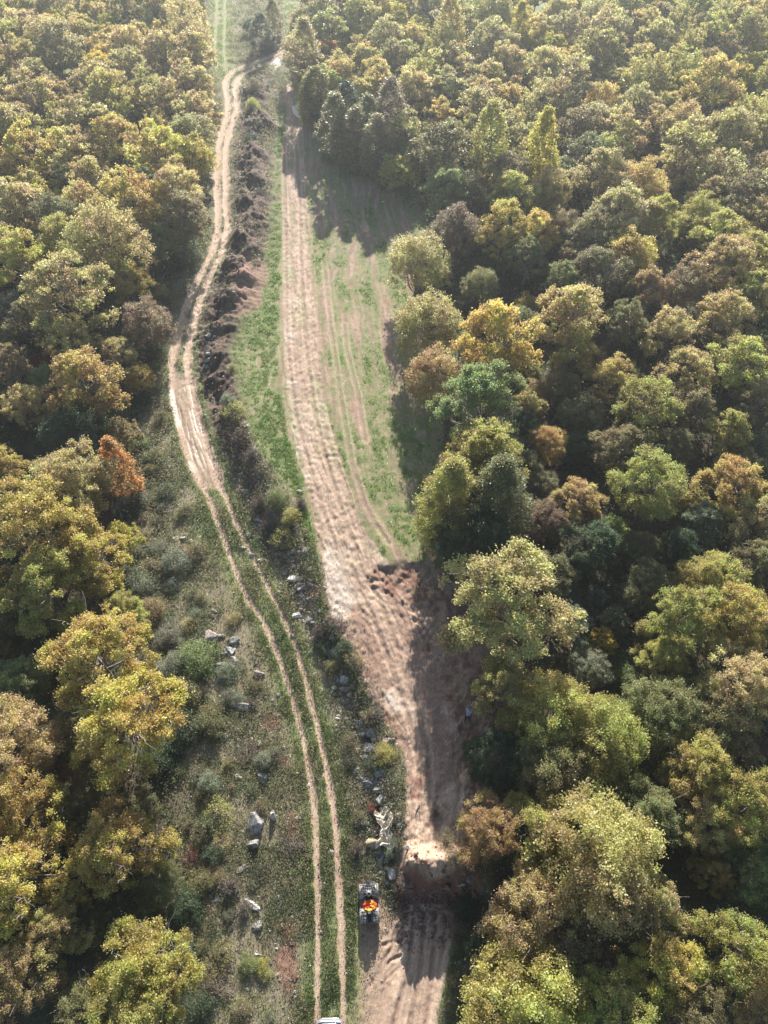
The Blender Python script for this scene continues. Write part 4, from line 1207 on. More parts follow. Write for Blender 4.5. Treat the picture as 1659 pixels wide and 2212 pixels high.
# heaps of cut brushwood
def brush_pile(u, v, r, lab, mat, seed):
    x, y, z, t = G(u, v, 0.2); R = r * t / FD
    rng = np.random.default_rng(seed)
    segs = []
    for i in range(150):
        th = rng.uniform(0, 6.28); q = R * math.sqrt(rng.random()) * 0.8
        c = np.array([math.cos(th) * q, math.sin(th) * q * 0.8, rng.uniform(0.02, 0.5) * (1.1 - q / R)])
        d = rng.normal(size=3) * np.array([1, 1, 0.28]); d /= np.linalg.norm(d); L = rng.uniform(0.3, 0.9)
        a = c - d * L / 2; b = c + d * L / 2; a[2] = max(a[2], 0.0); b[2] = max(b[2], 0.0)
        segs.append(limb(a, b, rng.uniform(0.008, 0.022), 0.005, rng, 3, 0.08))
    V, F = tubes_np(segs, 4)
    o = link_mesh('brush_pile', np_mesh('brush_pile', V, F), mat)
    o.location = (x, y, z)
    tagp(o, lab, 'brushwood', 'heaps of cut brushwood')
brush_pile(470, 2135, 42, 'heap of dead brown branches near the bottom edge', M_TWIG, 1)
brush_pile(628, 1825, 38, 'dark tangle of branches left of the wheel tracks', M_BARK, 2)
brush_pile(530, 1625, 48, 'broad reddish brushwood heap below the rounded boulder', M_TWIG, 3)
brush_pile(292, 845, 28, 'brushwood heap with a pale slab left of the muddy ruts', M_BARK, 4)
brush_pile(565, 1010, 34, 'tangled branches above the white stone block', M_TWIG, 5)
brush_pile(355, 882, 20, 'small brush tangle beside the end of the muddy ruts', M_BARK, 6)
brush_pile(725, 1345, 30, 'twigs and roots heaped right of the grey rocks', M_TWIG, 7)
brush_pile(815, 1540, 22, 'uprooted stump with dark roots above the striped boulder', M_BARK, 8)

# ------------------------------------------------------------------ rocks
RK = {}
def rock_mesh(seed, mat, flat=1.0):
    key = (seed, mat)
    if key in RK: return RK[key]
    rng = np.random.default_rng(900 + seed)
    bm = bmesh.new()
    pts = rng.normal(size=(16, 3)); pts /= np.linalg.norm(pts, axis=1)[:, None]
    pts *= rng.uniform(0.78, 1.08, (16, 1)); pts = np.sign(pts) * np.abs(pts) ** 0.75
    for p in pts: bm.verts.new(Vector(p * 0.5))
    r = bmesh.ops.convex_hull(bm, input=bm.verts)
    bmesh.ops.delete(bm, geom=[v for v in bm.verts if not v.link_faces], context='VERTS')
    bmesh.ops.bevel(bm, geom=bm.edges[:], offset=0.025, segments=1, affect='EDGES')
    bmesh.ops.triangulate(bm, faces=bm.faces[:])
    for _ in range(2):
        bmesh.ops.subdivide_edges(bm, edges=[e for e in bm.edges if e.calc_length() > 0.12], cuts=1, use_grid_fill=False)
        bmesh.ops.triangulate(bm, faces=bm.faces[:])
    for v in bm.verts:
        c = v.co
        n = float(fbm(np.array([c.x * 4 + seed]), np.array([c.y * 4 + c.z * 3]), 1.0, 3, seed)[0]) - 0.5
        n2 = float(vnoise(np.array([c.x * 14 + c.z * 9]), np.array([c.y * 14 - c.z * 5]), seed)[0]) - 0.5
        v.co = c * (1 + 0.34 * n + 0.09 * n2)
    bmesh.ops.recalc_face_normals(bm, faces=bm.faces)
    me = bpy.data.meshes.new('rock_shape'); bm.to_mesh(me); bm.free()
    me.materials.append(M_ROCK[mat])
    RK[key] = me
    return me

ROCKS = [ # u, v, w, h (reading grid), stone, turn, label
 (636,1248,34,17,'w',-8,'long cream slab, topmost of the leaning slabs in the rock strip'),
 (645,1262,18,11,'w',35,'slim middle slab of the leaning cream slabs'),
 (653,1268,22,13,'g',30,'lowest grey slab of the leaning cream slabs'),
 (615,1237,13,15,'d',10,'dark grey rock at the left end of the cream slabs'),
 (671,1260,15,11,'g',0,'grey rock just right of the leaning cream slabs'),
 (652,1284,10,14,'w',5,'pale upright stone below the leaning cream slabs'),
 (667,1290,11,7,'w',20,'small yellowish slab right of the pale upright stone'),
 (640,1328,23,15,'w',15,'bright white rock touching the verge of the wheel tracks'),
 (668,1338,13,17,'g',0,'grey rock right of the bright white rock'),
 (678,1343,13,15,'g',40,'second grey rock right of the bright white rock, leaning'),
 (689,1319,11,13,'d',0,'dark pointed rock above two grey rocks'),
 (719,1377,16,14,'g',0,'rounded grey rock above the pinkish boulder'),
 (713,1402,24,34,'p',20,'tall pinkish boulder in the rock strip'),
 (632,1372,12,10,'g',0,'small grey stone left of the rounded grey rock'),
 (660,1187,17,16,'g',10,'pale green grey rock under the twiggy yellow bush'),
 (648,1192,13,12,'p',0,'pinkish stone touching a pale green grey rock'),
 (562,1208,9,9,'w',0,'left of two small white stones on the verge'),
 (572,1206,9,10,'g',0,'right of two small stones on the verge'),
 (522,1182,17,15,'p',0,'flat pinkish stone in the middle grass strip'),
 (539,1197,19,10,'w',0,'flat cream stone lying in the right wheel rut'),
 (558,1236,10,8,'w',0,'small white stone on the verge above the cream slabs'),
 (537,1153,11,14,'g',0,'grey white stone at the verge left of the rock strip bushes'),
 (557,1122,18,8,'w',-10,'thin white slab among dark leafless bushes'),
 (529,1058,20,22,'w',20,'white stone block at the top of the bushy rock strip'),
 (645,1060,16,10,'p',0,'pinkish slab above the lime yellow bush'),
 (640,1135,16,16,'d',0,'dark rock just below the lime yellow bush'),
 (525,941,15,7,'w',0,'flat white stone in the scrub under the yellow sapling'),
 (533,917,9,6,'w',0,'small pale stone above the flat white stone'),
 (292,936,28,27,'d',0,'dark boulder in the shade left of the wheel tracks'),
 (322,832,14,10,'w',-30,'pale slab lying on the brushwood heap'),
 (450,723,12,9,'w',30,'white stone at the upper tip of the stony berm'),
 (461,716,10,6,'w',-20,'thin white slab at the upper tip of the stony berm'),
 (448,738,13,11,'d',0,'dark square rock in the stony berm'),
 (450,752,11,8,'w',0,'pale stone in the middle of the stony berm'),
 (448,777,13,13,'g',0,'blue grey rock near the lower end of the stony berm'),
 (445,792,13,11,'d',0,'dark rock ending the stony berm'),
 (450,764,10,7,'w',15,'small white stone above the blue grey rock'),
 (463,703,8,6,'w',0,'small white stone above the stony berm'),
 (503,628,9,6,'g',0,'grey stone at the foot of the dark soil heap'),
 (375,1163,12,14,'w',20,'left pale stone of three in the scrub'),
 (393,1160,17,12,'w',-20,'middle pale stone of three in the scrub'),
 (412,1167,15,10,'w',0,'right pale stone of three in the scrub'),
 (370,1252,16,18,'w',30,'pale stony patch below the large silvery bush'),
 (455,1377,34,38,'p',-30,'broad pinkish grey outcrop rock, leftmost of the outcrop'),
 (478,1372,15,13,'g',0,'small grey rock between the two halves of the outcrop'),
 (503,1384,32,20,'g',10,'upper grey rock of the outcrop, pointed to the right'),
 (496,1405,22,30,'g',-10,'long grey rock running down the middle of the outcrop'),
 (503,1428,18,26,'d',0,'dark lower end of the grey outcrop'),
 (481,1411,20,14,'d',20,'small dark rock left of the outcrop middle'),
 (480,1437,30,20,'d',-15,'dark slab rocks with sharp edge below the outcrop'),
 (474,1469,20,14,'g',10,'grey rock below the dark sharp edged slab'),
 (560,1452,28,20,'p',0,'low purplish rock between outcrop and wheel tracks'),
 (550,1431,11,9,'d',0,'small dark stone above the low purplish rock'),
 (520,1526,38,28,'g',10,'large rounded grey boulder in the scrub'),
 (512,1500,18,10,'w',0,'pale stone just above the large rounded boulder'),
 (482,1588,26,18,'d',0,'dark rock in the shade below the large rounded boulder'),
 (560,1603,9,13,'w',20,'small bright white stone in the scrub'),
 (532,1560,8,9,'w',0,'tiny white stone under the large rounded boulder'),
 (462,1317,15,9,'w',-30,'white shard left of the wheel tracks'),
 (600,1500,10,8,'w',0,'small grey white stone on the left verge'),
 (578,1396,10,7,'w',0,'pale stone in the left wheel rut'),
 (551,1781,33,56,'g',0,'tallest grey boulder, upright with a dark lower face'),
 (547,1822,26,26,'d',0,'dark slab at the foot of the tallest grey boulder'),
 (590,1762,11,18,'w',20,'pale shard right of the tallest grey boulder'),
 (515,1677,17,12,'w',-20,'smooth pale oval stone under the brushwood heap'),
 (566,1672,28,38,'d',0,'dark boulder right of the smooth oval stone'),
 (645,1766,9,9,'g',0,'small blue grey stone beside the left rut'),
 (541,1953,48,16,'w',-22,'long white shard of rock in the scrub'),
 (555,1999,22,24,'d',0,'dark rock below the long white shard'),
 (468,1944,30,12,'g',30,'low flat grey rock left of the long white shard'),
 (520,1876,28,14,'p',30,'half buried brownish slab above the long white shard'),
 (607,1950,9,14,'d',10,'thin dark stone right of the long white shard'),
 (557,2061,14,7,'w',-10,'white chip above the small yellow bush'),
 (498,2004,12,18,'d',0,'dark stony patch left of the dark rock'),
 (640,1668,12,9,'w',0,'small white rock near the left wheel rut'),
 (745,1467,20,22,'w',20,'white angular rock above the brown one in the strip'),
 (745,1486,22,15,'p',0,'brown rock under the white angular rock'),
 (755,1498,12,9,'w',40,'thin white chip under the brown rock'),
 (731,1470,11,13,'g',0,'grey rock left of the white angular rock'),
 (742,1514,14,11,'g',0,'grey rock half in grass below the white chip'),
 (746,1552,12,12,'g',0,'lone grey stone left of the small square boulder'),
 (774,1561,20,19,'g',10,'small square grey boulder above the stacked ones'),
 (780,1583,24,24,'d',0,'dark shaded boulder under the small square one'),
 (806,1582,30,28,'d',-5,'long striped boulder, top of the stacked dark boulders'),
 (799,1614,32,26,'d',0,'broad middle boulder of the stacked dark boulders'),
 (789,1634,22,18,'d',20,'lowest boulder of the stacked dark boulders'),
 (840,1598,24,20,'p',10,'rounded brown boulder beside a fallen branch'),
 (820,1670,32,19,'g',15,'top grey slab of the four boulder group'),
 (783,1682,17,20,'g',0,'left rounded boulder of the four boulder group'),
 (796,1695,30,24,'d',15,'pyramid shaped dark boulder of the four boulder group'),
 (817,1704,20,17,'d',0,'dark round boulder at the foot of the four boulder group'),
 (822,1726,22,20,'g',45,'tilted grey boulder above the tiny red bush'),
 (789,1779,18,16,'g',0,'small boulder left of the crumpled tarp'),
 (772,1777,16,20,'d',0,'dark boulder with dry grass left of the tarp'),
 (799,1793,14,10,'g',0,'grey stone close to the left side of the tarp'),
 (806,1824,34,36,'o',30,'large ochre lichen boulder under the tarp'),
 (823,1850,15,44,'d',-8,'narrow upright dark rock below the tarp'),
 (828,1883,20,8,'w',0,'white rock at the foot of the narrow upright rock'),
 (848,1884,27,29,'g',20,'angular purplish grey rock at the corner of the soil edge'),
 (850,1826,22,18,'g',0,'grey rock right of the narrow upright rock'),
 (997,1909,15,10,'w',0,'white rock at the right end of the soil edge'),
 (1015,1895,24,26,'d',0,'dark rock under the leaves right of the soil edge'),
 (1355,1250,22,20,'g',0,'grey boulder in the shaded gap of the right wood'),
 (1372,1252,14,7,'w',0,'pale flat stone right of the shaded grey boulder'),
 (1366,1490,24,14,'p',0,'brownish boulder in the lower gap of the right wood'),
 (1375,1342,18,12,'g',0,'grey stone in the middle gap of the right wood'),
 (1505,1035,18,9,'g',0,'flat stone between yellow trees far right'),
 (540,192,14,7,'w',-30,'pale slab on top of the far stone heap'),
 (528,198,14,7,'g',-30,'grey slab on the left of the far stone heap'),
 (551,203,13,7,'g',-20,'grey slab on the right of the far stone heap'),
 (536,208,12,6,'g',0,'low grey stone in the far stone heap'),
 (545,272,13,6,'w',-10,'white slab on the far rubble heap'),
 (549,281,17,9,'w',-20,'blue white boulder on the far rubble heap'),
 (562,268,12,6,'g',0,'grey slab at the right of the far rubble heap'),
 (538,535,9,6,'g',0,'grey stone in the widest dark soil heap'),
 (553,522,8,5,'w',0,'pale stone on the widest dark soil heap'),
 (520,575,9,6,'g',0,'small stone in the lower soil heap'),
 (535,360,8,5,'g',0,'grey stone on the far soil heap'),
 (888,1918,14,12,'r',0,'red earth clod high in the pit'),
 (898,1947,14,12,'r',30,'red earth clod at the left foot of the pit'),
 (908,1941,12,10,'r',60,'small red clod beside the left foot of the pit'),
 (937,1948,20,15,'r',0,'largest red earth block in the middle of the pit'),
 (934,1975,11,13,'r',0,'upright red clod at the lower rim of the pit'),
 (916,1972,14,10,'r',0,'red clod left of the upright red clod'),
 (907,1981,11,10,'r',20,'lowest red clod of the pit'),
 (951,1957,8,8,'p',0,'pinkish stone right of the largest red block'),
 (924,1962,9,7,'p',0,'pinkish stone in the middle of the pit'),
 (982,1970,28,20,'r',10,'big grassy brown clod at the right of the pit'),
 (960,1913,28,24,'r',-20,'overhanging brown clod high on the right of the pit'),
 (882,1963,6,5,'g',0,'tiny grey stone left of the pit'),
 (855,1933,6,6,'p',0,'tiny pinkish stone above the grassy edge by the quad bike'),
 (938,2032,7,8,'d',0,'small dark stone on the sandy flat'),
]
for i, (u, v, w, hpx, st, rot, lab) in enumerate(ROCKS):
    x, y, z, t = G(u, v, 0.15)
    k = t / FD
    W = w * k * 1.12
    sinD = max(0.35, math.sin(math.atan2(CAM_H, y)))
    D = hpx * k                           # seen extent up the picture = depth * sin + height * cos
    hz = min(W, D / sinD) * 0.62
    D = max(0.3 * W, (D - 0.5 * hz * math.cos(math.asin(sinD))) / sinD)
    if 'tallest' in lab: hz = 1.0
    o = link_mesh('clod' if st == 'r' else ('boulder' if W > 0.55 else 'stone'), rock_mesh(i % 14, st))
    o.location = (x, y, z + hz * 0.12)
    o.scale = (W * 1.06, D * 1.06, hz * 1.15)
    o.rotation_euler = (rr.uniform(-0.15, 0.15), rr.uniform(-0.15, 0.15), math.radians(rot))
    tagp(o, lab, 'rock' if st != 'r' else 'earth clod', 'clods in the pit' if st == 'r' else 'rocks of the clearing')

# broken stones that nothing tells apart
_rg = np.random.default_rng(66)
for i in range(64):
    if i < 40:
        k = _rg.uniform(0, 1); seg = w_berm[int((0.42 + 0.56 * k) * (len(w_berm) - 1))]
        x = seg[0] + _rg.normal() * 0.75; y = seg[1] + _rg.normal() * 0.5
        lab, grp = 'broken grey stone, one of many heaped in the rocky strip', 'broken stones of the rocky strip'
    elif i < 52:
        x, y, z, t = G(_rg.uniform(440, 520), _rg.uniform(1350, 1560)); lab, grp = 'small grey stone scattered around the rock outcrop', 'stones around the outcrop'
    else:
        x, y, z, t = G(_rg.uniform(500, 580), _rg.uniform(170, 300)); x += 0.0
        lab, grp = 'pale slab piece in the far rubble heaps', 'slabs in the far rubble heaps'
    W = _rg.uniform(0.22, 0.55) * (1.5 if i >= 52 else 1)
    z = gz(x, y)
    o = link_mesh('broken_stone', rock_mesh(i % 14, 'gdgw'[i % 4] if i < 52 else 'wg'[i % 2]))
    o.location = (x, y, z + W * 0.08); o.scale = (W, W * _rg.uniform(0.6, 1.0), W * _rg.uniform(0.5, 0.8)); o.rotation_euler = (_rg.uniform(-.4, .4), _rg.uniform(-.4, .4), _rg.uniform(0, 6.28))
    tagp(o, lab, 'rock', grp)

for i in range(44):
    if i < 28:
        x, y = _rg.uniform(1.0, 5.6), Y_EDGE - _rg.uniform(0.4, 3.2); lab, grp, st = 'reddish earth clod tumbled into the dark pit', 'clods tumbled into the pit', 'r'
    else:
        x, y = _rg.uniform(1.2, 5.2), Y_EDGE + _rg.uniform(0.1, 1.6); lab, grp, st = 'lump of tan earth on the heaped soil edge', 'lumps on the soil edge', 'p'
    W = _rg.uniform(0.14, 0.42); z = gz(x, y)
    o = link_mesh('clod', rock_mesh(i % 14, 'r'))
    o.location = (x, y, z + W * 0.1); o.scale = (W, W * _rg.uniform(0.7, 1.0), W * _rg.uniform(0.5, 0.8)); o.rotation_euler = (_rg.uniform(-.4, .4), _rg.uniform(-.4, .4), _rg.uniform(0, 6.28))
    tagp(o, lab, 'earth clod', grp)

# small stones nobody would count
def small_stones():
    rng = np.random.default_rng(4)
    w = BW * (GV[:, 1] < 70) + 0.15 * GW * (GV[:, 1] < 30)
    db, sb, ab, _ = curve_dist(GV[:, 0], GV[:, 1], w_berm)
    w = w * (0.25 + 2.5 * np.exp(-(db / 1.3) ** 2)); w = w / w.sum()
    w = w + 0.6 / len(GV) * 0 
    pitw = np.exp(-((GV[:, 1] - 7.4) / 1.5) ** 2) * (GV[:, 0] > 0.8) * (GV[:, 0] < 5.8)
    w = w * 0.82 + 0.18 * pitw / pitw.sum(); w = w / w.sum()
    idx = rng.choice(len(GV), 5200, p=w)
    base = np.array([(1,0,0),(-1,0,0),(0,1,0),(0,-1,0),(0,0,1),(0,0,-1)], float)
    tri = np.array([(0,2,4),(2,1,4),(1,3,4),(3,0,4),(2,0,5),(1,2,5),(3,1,5),(0,3,5)])
    n = len(idx)
    s = rng.lognormal(-3.0, 0.5, n) * (1 + 0.01 * GV[idx, 1])
    V = base[None] * rng.uniform(0.6, 1.2, (n, 6, 1)) * s[:, None, None] * np.array([1.2, 1, 0.6])
    a = rng.uniform(0, 6.28, n); ca, sa = np.cos(a)[:, None], np.sin(a)[:, None]
    X = V[:, :, 0] * ca - V[:, :, 1] * sa; Y = V[:, :, 0] * sa + V[:, :, 1] * ca
    V = np.stack([X, Y, V[:, :, 2]], 2) + GV[idx][:, None, :] + np.array([0, 0, 0.02])
    F = (tri[None] + (np.arange(n) * 6)[:, None, None]).reshape(-1, 3)
    col = np.repeat(np.array([(0.55,0.51,0.45),(0.35,0.33,0.31),(0.42,0.33,0.28),(0.26,0.15,0.11)])[rng.integers(0, 4, n)] * rng.uniform(0.7, 1.2, (n, 1)), 8, axis=0)
    inpit = np.repeat((np.abs(GV[idx, 1] - 7.6) < 2.6) & (GV[idx, 0] > 0.6) & (GV[idx, 0] < 6), 8)
    col[inpit] = np.array([0.24, 0.145, 0.105]) * NR.uniform(0.6, 1.3, (int(inpit.sum()), 1))
    me = np_mesh('loose_stones', V.reshape(-1, 3), F, {'col': ('FACE', 'FLOAT_COLOR', np.concatenate([col, np.ones((len(col), 1))], 1))})
    m, nt, b, out = mat_new('loose_stone')
    at = nt.nodes.new('ShaderNodeAttribute'); at.attribute_name = 'col'
    nt.links.new(at.outputs['Color'], b.inputs['Base Color']); b.inputs['Roughness'].default_value = 0.85
    tagp(link_mesh('loose_stones', me, m), 'loose stones and earth crumbs strewn over the scrub and rock strip', 'stones', None, 'stuff')
small_stones()

# ------------------------------------------------------------------ puddles
def puddle(pts, z, lab, name='puddle'):
    w = [P(u, v, z)[:2] for u, v in pts]
    w = smooth_line(np.array(w + [w[0]]), 4)[:-1]
    cx, cy = w.mean(0)
    mb = MB()
    zz = max(gz(float(a), float(b_)) for a, b_ in w) + 0.03
    vs = [mb.bm.verts.new((float(a), float(b_), zz)) for a, b_ in w]
    mb.bm.faces.new(vs)
    o = mb.build(name, M_WATER)
    tagp(o, lab, None, None, 'structure')
M_WATER, nt, b, out = mat_new('muddy_water')
b.inputs['Base Color'].default_value = (0.62, 0.58, 0.50, 1); b.inputs['Roughness'].default_value = 0.3; b.inputs['IOR'].default_value = 1.33
b.inputs['Specular IOR Level'].default_value = 0.9
_tc = nt.nodes.new('ShaderNodeTexCoord'); _n = noise_node(nt, 3.0, 4, 0.6, _tc.outputs['Object'])
_bp = nt.nodes.new('ShaderNodeBump'); _bp.inputs['Strength'].default_value = 0.25; _bp.inputs['Distance'].default_value = 0.05
nt.links.new(_n.outputs['Fac'], _bp.inputs['Height']); nt.links.new(_bp.outputs[0], b.inputs['Normal'])
puddle([(576,143),(590,133),(600,125),(606,135),(603,145),(592,150)], 0.1, 'shining puddle beside the bend of the track')
puddle([(630,232),(640,228),(652,238),(658,250),(646,256),(634,246)], 0.2, 'dull puddle in the shaded lane')

# ------------------------------------------------------------------ things of people
M_BLACK = plain('black_plastic', (0.018, 0.018, 0.02), 0.38, 0, 0.4, 20)
M_RACK = plain('black_steel', (0.05, 0.05, 0.055), 0.35, 0.6, 0.3, 20)
M_PANEL = plain('dusty_grey_panel', (0.09, 0.09, 0.095), 0.4, 0.1, 0.35, 11, 0.0, (0.36, 0.34, 0.32))
M_CAMO = plain('pale_camo_panel', (0.05, 0.05, 0.055), 0.35, 0.1, 0.3, 11, 0.0, (0.52, 0.50, 0.47))
M_TYRE = plain('dusty_tyre', (0.035, 0.033, 0.032), 0.85, 0, 0.3, 14, 0.6, (0.13, 0.10, 0.08))
M_RIM = plain('wheel_rim', (0.16, 0.16, 0.165), 0.35, 0.8, 0.2, 10)
M_DUST = plain('dusty_footboard', (0.33, 0.27, 0.21), 0.8, 0, 0.3, 12)
M_SEAT = plain('seat_vinyl', (0.025, 0.025, 0.028), 0.5, 0, 0.3, 16)
M_RED = plain('red_lens', (0.45, 0.02, 0.02), 0.2, 0, 0.2, 30)
M_CLEAR = plain('clear_lens', (0.75, 0.75, 0.72), 0.15, 0, 0.15, 30)

def quad_bike():
    xf, yf, _ = P(796, 1906, 0.8)[:3]; xb, yb, _ = P(799, 1994, 0.8)[:3]
    cx, cy = (xf + xb) / 2, (yf + yb) / 2
    L = yf - yb
    z = gz(cx, cy)
    root = empty('quad_bike', (cx, cy, z + 0.01), math.atan2(-(xf - xb), yf - yb), 'black and grey quad bike parked beside the wheel tracks', 'quad bike')
    S = L / 2.2
    root.scale = (S, S, S)
    for sx in (-1, 1):
        for sy in (-1, 1):
            wx, wy = sx * 0.46, 0.68 if sy > 0 else -0.66
            mb = MB(); prof = [(-0.115,0.17),(-0.125,0.25),(-0.10,0.305),(-0.04,0.325),(0.04,0.325),(0.10,0.305),(0.125,0.25),(0.115,0.17)]
            mb.lathe_x(prof, (wx, wy, 0.325), 28)
            for k in range(20):
                a = 2 * math.pi * k / 20
                mb.box((wx + (0.05 if k % 2 else -0.05), wy + 0.325 * math.cos(a), 0.325 + 0.325 * math.sin(a)), (0.11, 0.04, 0.028), (a + math.pi / 2, 0, 0))
            whl = empty('wheel', (0, 0, 0)); whl.parent = root
            mb.build('tyre', M_TYRE, whl)
            mr = MB().lathe_x([(-0.10,0.17),(-0.05,0.16),(-0.03,0.05),(0.03,0.05),(0.05,0.16),(0.10,0.17),(0.0,0.175),(-0.10,0.17)], (wx, wy, 0.325), 20)
            mr.build('rim', M_RIM, whl)
    mb = MB()
    mb.box((0, 0.0, 0.42), (0.42, 1.5, 0.30), bev=0.05); mb.box((0, 0.62, 0.55), (0.5, 0.55, 0.25), bev=0.06)
    mb.tube([(-0.46, 0.68, 0.325), (0.46, 0.68, 0.325)], 0.035); mb.tube([(-0.46, -0.66, 0.325), (0.46, -0.66, 0.325)], 0.04)
    mb.build('chassis', M_BLACK, root)
    # fenders: swept strips over the wheels
    for nm, yc, ang in (('front_fender', 0.68, (-0.35, 3.3)), ('rear_fender', -0.66, (-0.15, 3.3))):
        for sx in (-1, 1):
            rings = []
            for k in range(13):
                a = ang[0] + (ang[1] - ang[0]) * k / 12
                r0 = 0.42 + 0.02 * math.sin(a)
                y = yc + r0 * math.cos(a); zz = 0.36 + r0 * math.sin(a) * 0.92
                ix, ox = 0.20 * sx, 0.60 * sx
                dz = 0.05
                rings.append([(ix, y, zz + dz * 1.4), (0.45 * sx, y, zz + dz), (ox, y, zz - 0.02), (ox, y, zz - 0.05), (0.45 * sx, y, zz - 0.02 + dz * 0.3), (ix, y, zz + 0.03)])
            MB().loft(rings).build(nm, M_CAMO, root)
    mb = MB(); mb.box((0, 0.80, 0.80), (0.44, 0.62, 0.09), bev=0.035); mb.box((0, 0.52, 0.86), (0.30, 0.26, 0.12), bev=0.04)
    mb.box((0.33, 0.84, 0.79), (0.16, 0.40, 0.05), bev=0.02); mb.box((-0.33, 0.84, 0.79), (0.16, 0.40, 0.05), bev=0.02)
    mb.build('front_cover', M_CAMO, root)
    mb = MB(); mb.box((0, -0.80, 0.76), (0.30, 0.5, 0.07), bev=0.03)
    mb.box((0.34, -0.72, 0.79), (0.30, 0.56, 0.05), bev=0.022); mb.box((-0.34, -0.72, 0.79), (0.30, 0.56, 0.05), bev=0.022)
    mb.build('rear_cover', M_PANEL, root)
    mb = MB(); mb.box((0, -0.84, 0.80), (0.20, 0.46, 0.06), bev=0.02); mb.build('rear_tray', M_BLACK, root)
    # front rack
    def rack(nm, y0, y1, w0, w1, z0, bars):
        mb = MB()
        mb.tube([(-w0, y0, z0), (-w1, (y0 * .25 + y1 * .75), z0), (-w1 * .72, y1, z0), (w1 * .72, y1, z0), (w1, (y0 * .25 + y1 * .75), z0), (w0, y0, z0), (-w0, y0, z0)], 0.017, 6)
        for i in range(bars):
            xx = -w0 * 0.75 + 1.5 * w0 * i / (bars - 1)
            mb.tube([(xx, y0, z0), (xx * 1.0, y1 * .97 + y0 * .03, z0)], 0.011, 6)
        for f in (0.35, 0.7):
            mb.tube([(-w1 * .97, y0 + (y1 - y0) * f, z0 - 0.012), (w1 * .97, y0 + (y1 - y0) * f, z0 - 0.012)], 0.011, 6)
        for sx in (-1, 1):
            mb.tube([(sx * w0 * .8, y0, z0), (sx * w0 * .7, y0, z0 - 0.14)], 0.013, 6); mb.tube([(sx * w0 * .7, y1 * .9 + y0 * .1, z0), (sx * w0 * .6, y1 * .9 + y0 * .1, z0 - 0.14)], 0.013, 6)
        return mb.build(nm, M_RACK, root)
    rack('front_rack', 0.58, 1.08, 0.46, 0.48, 0.93, 6)
    rack('rear_rack', -0.52, -1.07, 0.46, 0.44, 0.90, 5)
    mb = MB(); mb.tube([(-0.40, 0.92, 0.42), (-0.38, 1.10, 0.60), (-0.22, 1.14, 0.86), (0.22, 1.14, 0.86), (0.38, 1.10, 0.60), (0.40, 0.92, 0.42)], 0.02, 8)
    mb.tube([(-0.3, 1.12, 0.55), (0.3, 1.12, 0.55)], 0.018, 6); mb.build('front_bumper', M_RACK, root)
    MB().box((0, 1.13, 0.88), (0.26, 0.10, 0.10), bev=0.03).build('winch_box', M_BLACK, root)
    # steering head: pod, screen, bar, grips, mirrors
    rings = []
    for zz, w, y0, y1 in ((0.86, 0.17, 0.28, 0.66), (0.98, 0.19, 0.26, 0.64), (1.08, 0.17, 0.28, 0.60), (1.16, 0.12, 0.32, 0.52)):
        rings.append([(w * math.cos(a), (y0 + y1) / 2 + (y1 - y0) / 2 * math.sin(a), zz) for a in [2 * math.pi * k / 14 for k in range(14)]])
    MB().loft(rings).build('steering_pod', M_PANEL, root)
    MB().box((0, 0.40, 1.165), (0.17, 0.15, 0.02), (0.25, 0, 0), 0.01).build('instrument_screen', M_BLACK, root)
    hb = MB().tube([(-0.42, 0.26, 1.08), (-0.24, 0.33, 1.08), (-0.1, 0.36, 1.04), (0.1, 0.36, 1.04), (0.24, 0.33, 1.08), (0.42, 0.26, 1.08)], 0.016, 8).build('handlebar', M_RACK, root)
    for sx in (-1, 1):
        MB().tube([(sx * 0.31, 0.295, 1.08), (sx * 0.44, 0.25, 1.08)], 0.024, 8).build('grip', M_BLACK, hb)
        mm = MB().tube([(sx * 0.28, 0.31, 1.08), (sx * 0.34, 0.38, 1.24)], 0.008, 6).ell((sx * 0.37, 0.39, 1.28), (0.085, 0.02, 0.055))
        mm.build('mirror', M_BLACK, root)
        MB().ell((sx * 0.30, 1.10, 0.74), (0.08, 0.04, 0.055)).build('headlight', M_CLEAR, root)
        MB().ell((sx * 0.38, -1.06, 0.74), (0.06, 0.025, 0.04)).build('tail_light', M_RED, root)
        mb = MB().box((sx * 0.44, 0.02, 0.34), (0.24, 0.66, 0.04), bev=0.015)
        for k in range(5): mb.box((sx * 0.44, -0.22 + k * 0.12, 0.37), (0.18, 0.02, 0.02))
        mb.box((sx * 0.555, 0.0, 0.42), (0.03, 0.74, 0.10), bev=0.012)
        mb.build('footboard', M_DUST, root)
        MB().box((sx * 0.235, -0.05, 0.66), (0.035, 0.62, 0.22), (0, sx * 0.15, 0), 0.015).build('side_panel', M_PANEL, root)
    # seat as a loft
    rings = []
    for y, w, zz, hh in ((0.30, 0.11, 0.80, 0.06), (0.12, 0.14, 0.80, 0.10), (-0.15, 0.17, 0.79, 0.12), (-0.42, 0.17, 0.82, 0.12), (-0.58, 0.15, 0.84, 0.10)):
        rings.append([(w * math.cos(a) * (1 if math.sin(a) > -.3 else .9), y, zz + hh * 0.5 * math.sin(a)) for a in [2 * math.pi * k / 14 for k in range(14)]])
    MB().loft(rings).build('seat', M_SEAT, root)
    # padded backrest box on the rear rack
    mb = MB(); rings = []
    for zz, s in ((0.90, 0.90), (1.02, 1.0), (1.12, 0.92), (1.17, 0.72)):
        pr = []
        for k in range(18):
            a = 2 * math.pi * k / 18
            xx = 0.20 * math.cos(a); yy = -0.56 - 0.17 * (math.sin(a) if math.sin(a) > 0 else 0.45 * math.sin(a))
            pr.append((xx * s, -0.56 + (yy + 0.56) * s, zz))
        rings.append(pr)
    mb.loft(rings); bx = mb.build('backrest_box', M_BLACK, root)
